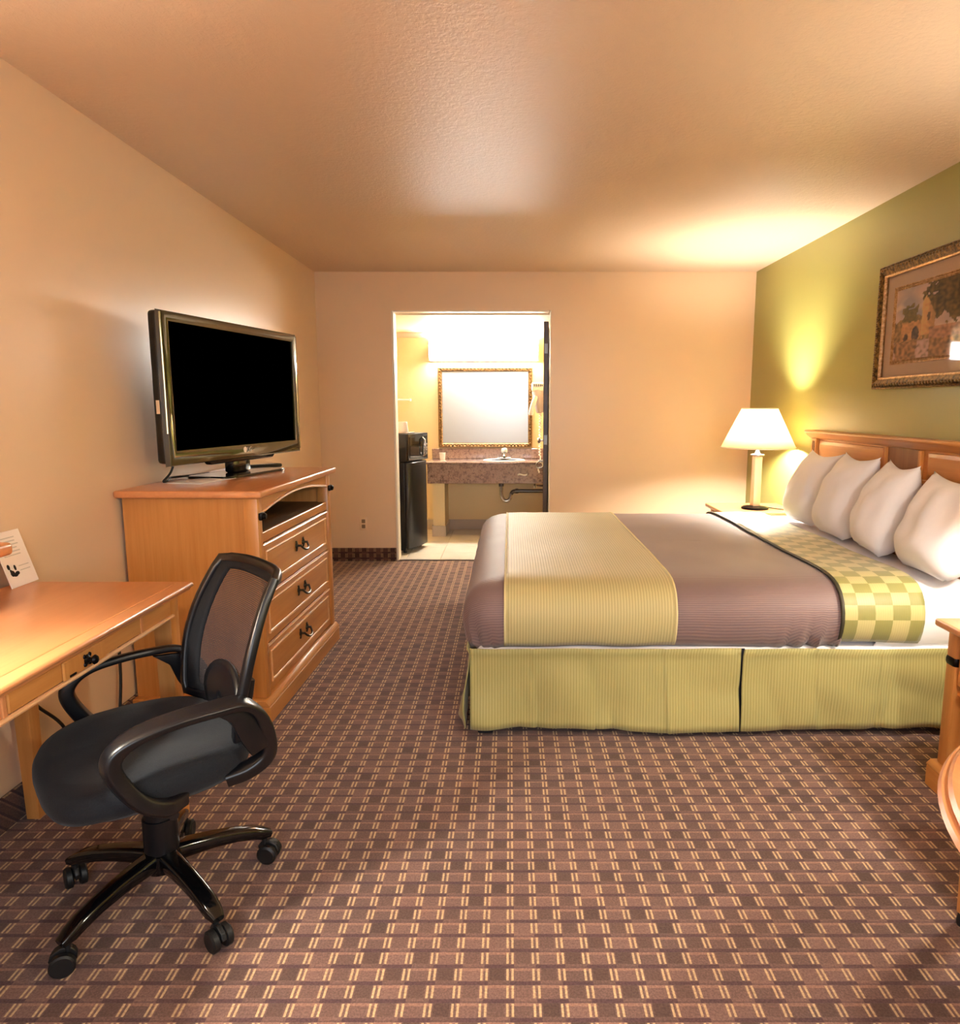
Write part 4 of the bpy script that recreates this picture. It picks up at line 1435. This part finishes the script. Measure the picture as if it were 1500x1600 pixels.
b = MB().grid(lambda u, w: Mpic @ Vector((-ax + 2 * ax * u, -0.0128, -az + 2 * az * w)), 130, 64)
tA = NT('landscape_print')
at = tA.n('ShaderNodeVertexColor')
at.layer_name = 'print'
tA.set(col=at.outputs[0], rough=0.6)
po = b.build('print', tA.m, pc, smooth=180)
ca_ = po.data.color_attributes.new('print', 'FLOAT_COLOR', 'POINT')
for idx in range(len(po.data.vertices)):
    iu, iw = divmod(idx, 65)
    c = art_colour(iu / 130, iw / 64)
    ca_.data[idx].color = (min(0.9, max(0, c[0] * 1.5)), min(0.9, max(0, c[1] * 1.5)), min(0.9, max(0, c[2] * 1.5)), 1)
MB().grid(lambda u, w: Mpic @ Vector((-pw + 0.061 + (2 * pw - 0.122) * u, -0.0215, -ph + 0.061 + (2 * ph - 0.122) * w)), 1, 1).build('glass_pane', M['glass'], pc)

# ================================================================== nightstands
def nightstand(label, y0, y1, group=None):
    ns = thing('nightstand', label, 'nightstand', (1.71, (y0 + y1) / 2, 0), 0, group)
    xf = 1.485
    MB().box(xf - 0.035, 1.965, y0 - 0.02, y1 + 0.02, 0.0, 0.075, 0.004, 1).build('plinth', M['wy'], ns)
    MB().prism([(xf - 0.0355, 0.075), (xf - 0.0355, 0.08), (xf - 0.02, 0.095), (1.965, 0.095), (1.965, 0.075)], 'y', y0 - 0.0205, y1 + 0.0205, 0.002, 1).build('plinth_moulding', M['wy'], ns)
    for yy in (y0, y1 - 0.05):
        MB().box(xf - 0.012, xf + 0.045, yy, yy + 0.05, 0.095, 0.572, 0.006, 2).build('corner_post', M['wz'], ns)
        hb = MB().tube([(xf + 0.016, yy + 0.025, 0.452), (xf + 0.016, yy + 0.025, 0.460), (xf + 0.016, yy + 0.025, 0.472), (xf + 0.016, yy + 0.025, 0.480)], [(0.030, 0.0265), (0.033, 0.028), (0.033, 0.028), (0.030, 0.0265)], sec=rsec(1, 1, 0.4, 4), up=(1, 0, 0))
        hb.build('post_collar', M['bronze'], ns)
    for yy in (y0 + 0.008, y1 - 0.024):
        MB().box(xf + 0.04, 1.96, yy, yy + 0.016, 0.095, 0.572).build('side_panel', M['wz'], ns)
    MB().box(1.948, 1.96, y0 + 0.024, y1 - 0.024, 0.095, 0.572).build('back_panel', M['wdark'], ns)
    MB().box(xf + 0.005, 1.948, y0 + 0.03, y1 - 0.03, 0.352, 0.372, 0.004, 1).build('shelf', M['wy'], ns)
    dwr = MB().box(xf - 0.004, xf + 0.02, y0 + 0.054, y1 - 0.054, 0.390, 0.560, 0.004, 1).build('drawer', M['wy'], ns)
    MB().lathe([(0.014, 0), (0.007, 0.008), (0.014, 0.02), (0.010, 0.03), (0.001, 0.031)], 14, TR(xf - 0.004, (y0 + y1) / 2, 0.475) @ ROT('Y', -90)).build('knob', M['bronze'], dwr)
    MB().box(xf - 0.045, 1.97, y0 - 0.03, y1 + 0.03, 0.572, 0.598, 0.008, 3).build('top_board', M['wtop'], ns)
    return ns


nightstand('wooden nightstand behind the bed carrying the lit table lamp', 4.735, 5.17)
nightstand('wooden nightstand with a dark post collar, cut by the right edge', 1.84, 2.30)


def table_lamp(label, x, y, z, power):
    lp = thing('table_lamp', label, 'lamp', (x, y, z))
    L = TR(x, y, z)
    MB().lathe([(0.088, 0), (0.092, 0.005), (0.088, 0.013), (0.06, 0.018), (0.002, 0.02)], 36, L).build('base', M['bronze'], lp)
    MB().box(-0.026, 0.026, -0.026, 0.026, 0.016, 0.365, 0.004, 2, L @ ROT('Z', 8)).build('column', M['lamp_post'], lp)
    MB().lathe([(0.03, 0.365), (0.046, 0.370), (0.046, 0.378), (0.02, 0.384), (0.014, 0.40), (0.014, 0.43), (0.018, 0.44), (0.018, 0.462), (0.002, 0.463)], 24, L).build('socket', M['silver'], lp)
    MB().lathe([(0.246, 0.425), (0.118, 0.690)], 48, L, cap=False).build('shade', M['shade'], lp, solid=0.0025, smooth=180)
    b_ = MB()
    for (r, zz) in ((0.2455, 0.4265), (0.1175, 0.689)):
        b_.tube([L @ Vector((r * math.cos(2 * PI * k / 48), r * math.sin(2 * PI * k / 48), zz)) for k in range(48)], 0.004, 6, closed=True)
    for k in range(3):
        a = 2 * PI * k / 3
        b_.tube([L @ Vector((0.012 * math.cos(a), 0.012 * math.sin(a), 0.672)), L @ Vector((0.116 * math.cos(a), 0.116 * math.sin(a), 0.687))], 0.0025, 6)
    b_.build('shade_ring', M['white_plastic'], lp)
    bl = MB().lathe([(0.012, 0.463), (0.014, 0.470), (0.026, 0.485), (0.028, 0.495), (0.020, 0.507), (0.002, 0.511)], 20, L).build('bulb', emit('bulb_glow', '#FFE2B0', 6.0) if 'bulb_glow' not in bpy.data.materials else bpy.data.materials['bulb_glow'], lp)
    ld = bpy.data.lights.new('bulb_light', 'POINT')
    ld.energy = power
    ld.color = WARM
    ld.shadow_soft_size = 0.06
    lo_ = bpy.data.objects.new('bulb_light', ld)
    COL.objects.link(lo_)
    lo_.parent = lp
    lo_.location = (0, 0, 0.55)
    return lp


table_lamp('lit table lamp with white cone shade on the far nightstand', 1.705, 4.90, 0.599, LAMP_W['far'])
table_lamp('lit table lamp on the near nightstand outside the picture', 1.715, 2.02, 0.599, LAMP_W['near'])
b = MB().tube(bez([(1.79, 4.90, 0.607), (1.84, 4.87, 0.604), (1.88, 4.82, 0.604), (1.925, 4.79, 0.604), (1.976, 4.77, 0.60), (1.978, 4.765, 0.54)], 5), 0.004, 8)
tag(b.build('lamp_cord', M['cable']), 'thin dark lamp cord trailing off the far nightstand', 'cord')

# ================================================================== round table and the chair leg beside it
rt = thing('round_table', 'round wooden table with moulded edge cut by the right border', 'table', (1.155, 0.755, 0))
RTM = TR(1.155, 0.755, 0)
MB().lathe([(0.52, 0.692), (0.538, 0.696), (0.556, 0.704), (0.561, 0.711), (0.556, 0.717), (0.546, 0.719), (0.548, 0.724), (0.542, 0.730), (0.530, 0.732), (0.002, 0.732)], 96, RTM).build('table_top', M['wtop'], rt)
MB().lathe([(0.05, 0.06), (0.06, 0.10), (0.045, 0.16), (0.04, 0.40), (0.06, 0.52), (0.045, 0.60), (0.12, 0.66), (0.14, 0.692)], 32, RTM).build('pedestal', M['wz'], rt)
for k in range(4):
    a = k * PI / 2 + PI / 4
    MB().tube([RTM @ Vector((r * math.cos(a), r * math.sin(a), z)) for r, z in ((0.03, 0.16), (0.12, 0.13), (0.22, 0.06), (0.31, 0.022))], [(0.035, 0.022), (0.03, 0.022), (0.022, 0.02), (0.02, 0.02)], sec=rsec(1, 1, 0.4, 4), up=(0, 0, 1)).build('leg', M['wx'], rt)
# side chair whose front leg shows at the right border
sc_ = thing('side_chair', 'wooden side chair whose leg shows at the right edge below the round table', 'chair', (1.40, 1.44, 0))
for (xx, yy, hh) in ((1.158, 1.635, 0.43), (1.62, 1.635, 0.43), (1.158, 1.235, 0.43), (1.62, 1.235, 0.43)):
    lg2 = MB().tube([(xx, yy, 0.03), (xx, yy, 0.25), (xx, yy, hh)], [0.015, 0.018, 0.022], sec=rsec(1, 1, 0.25, 3), up=(1, 0, 0)).build('leg', M['wz'], sc_)
    MB().lathe([(0.018, 0), (0.019, 0.012), (0.016, 0.032)], 14, TR(xx, yy, 0)).build('foot_cap', M['rubber'], lg2)
MB().box(1.13, 1.65, 1.21, 1.66, 0.43, 0.475, 0.02, 3).build('seat', M['brown'], sc_)
MB().box(1.615, 1.65, 1.215, 1.655, 0.475, 0.86, 0.012, 2).build('backrest', M['wz'], sc_)

# ================================================================== lamps the room has outside the frame
def big_lamp(label, x, y, z, power):
    return table_lamp(label, x, y, z, power)
table_lamp('lit table lamp on the desk outside the picture on the left', -1.28, 0.98, DT + 0.001, LAMP_W['desk'])
pn = thing('pendant_lamp', 'hanging lamp over the round table outside the picture', 'lamp', (1.155, 0.60, 1.62))
LP = TR(1.155, 0.60, 1.62)
MB().lathe([(0.24, 0), (0.12, 0.26)], 40, LP, cap=False).build('shade', M['shade'], pn, solid=0.0025, smooth=180)
MB().tube([LP @ Vector((0, 0, 0.20)), LP @ Vector((0, 0, 0.751))], 0.004, 8).lathe([(0.02, 0.14), (0.02, 0.21), (0.002, 0.215)], 14, LP).build('cord', M['cable'], pn)
MB().lathe([(0.002, 0.06), (0.028, 0.08), (0.03, 0.10), (0.014, 0.145)], 16, LP).build('bulb', bpy.data.materials['bulb_glow'], pn)
b_ = MB()
for k in range(3):
    a = 2 * PI * k / 3
    b_.tube([LP @ Vector((0.016 * math.cos(a), 0.016 * math.sin(a), 0.18)), LP @ Vector((0.118 * math.cos(a), 0.118 * math.sin(a), 0.258))], 0.0025, 6)
b_.build('shade_ring', M['white_plastic'], pn)
ld = bpy.data.lights.new('bulb_light', 'POINT')
ld.energy = LAMP_W['pendant']
ld.color = WARM
ld.shadow_soft_size = 0.05
lo_ = bpy.data.objects.new('bulb_light', ld)
COL.objects.link(lo_)
lo_.parent = pn
lo_.location = (0, 0, 0.02)
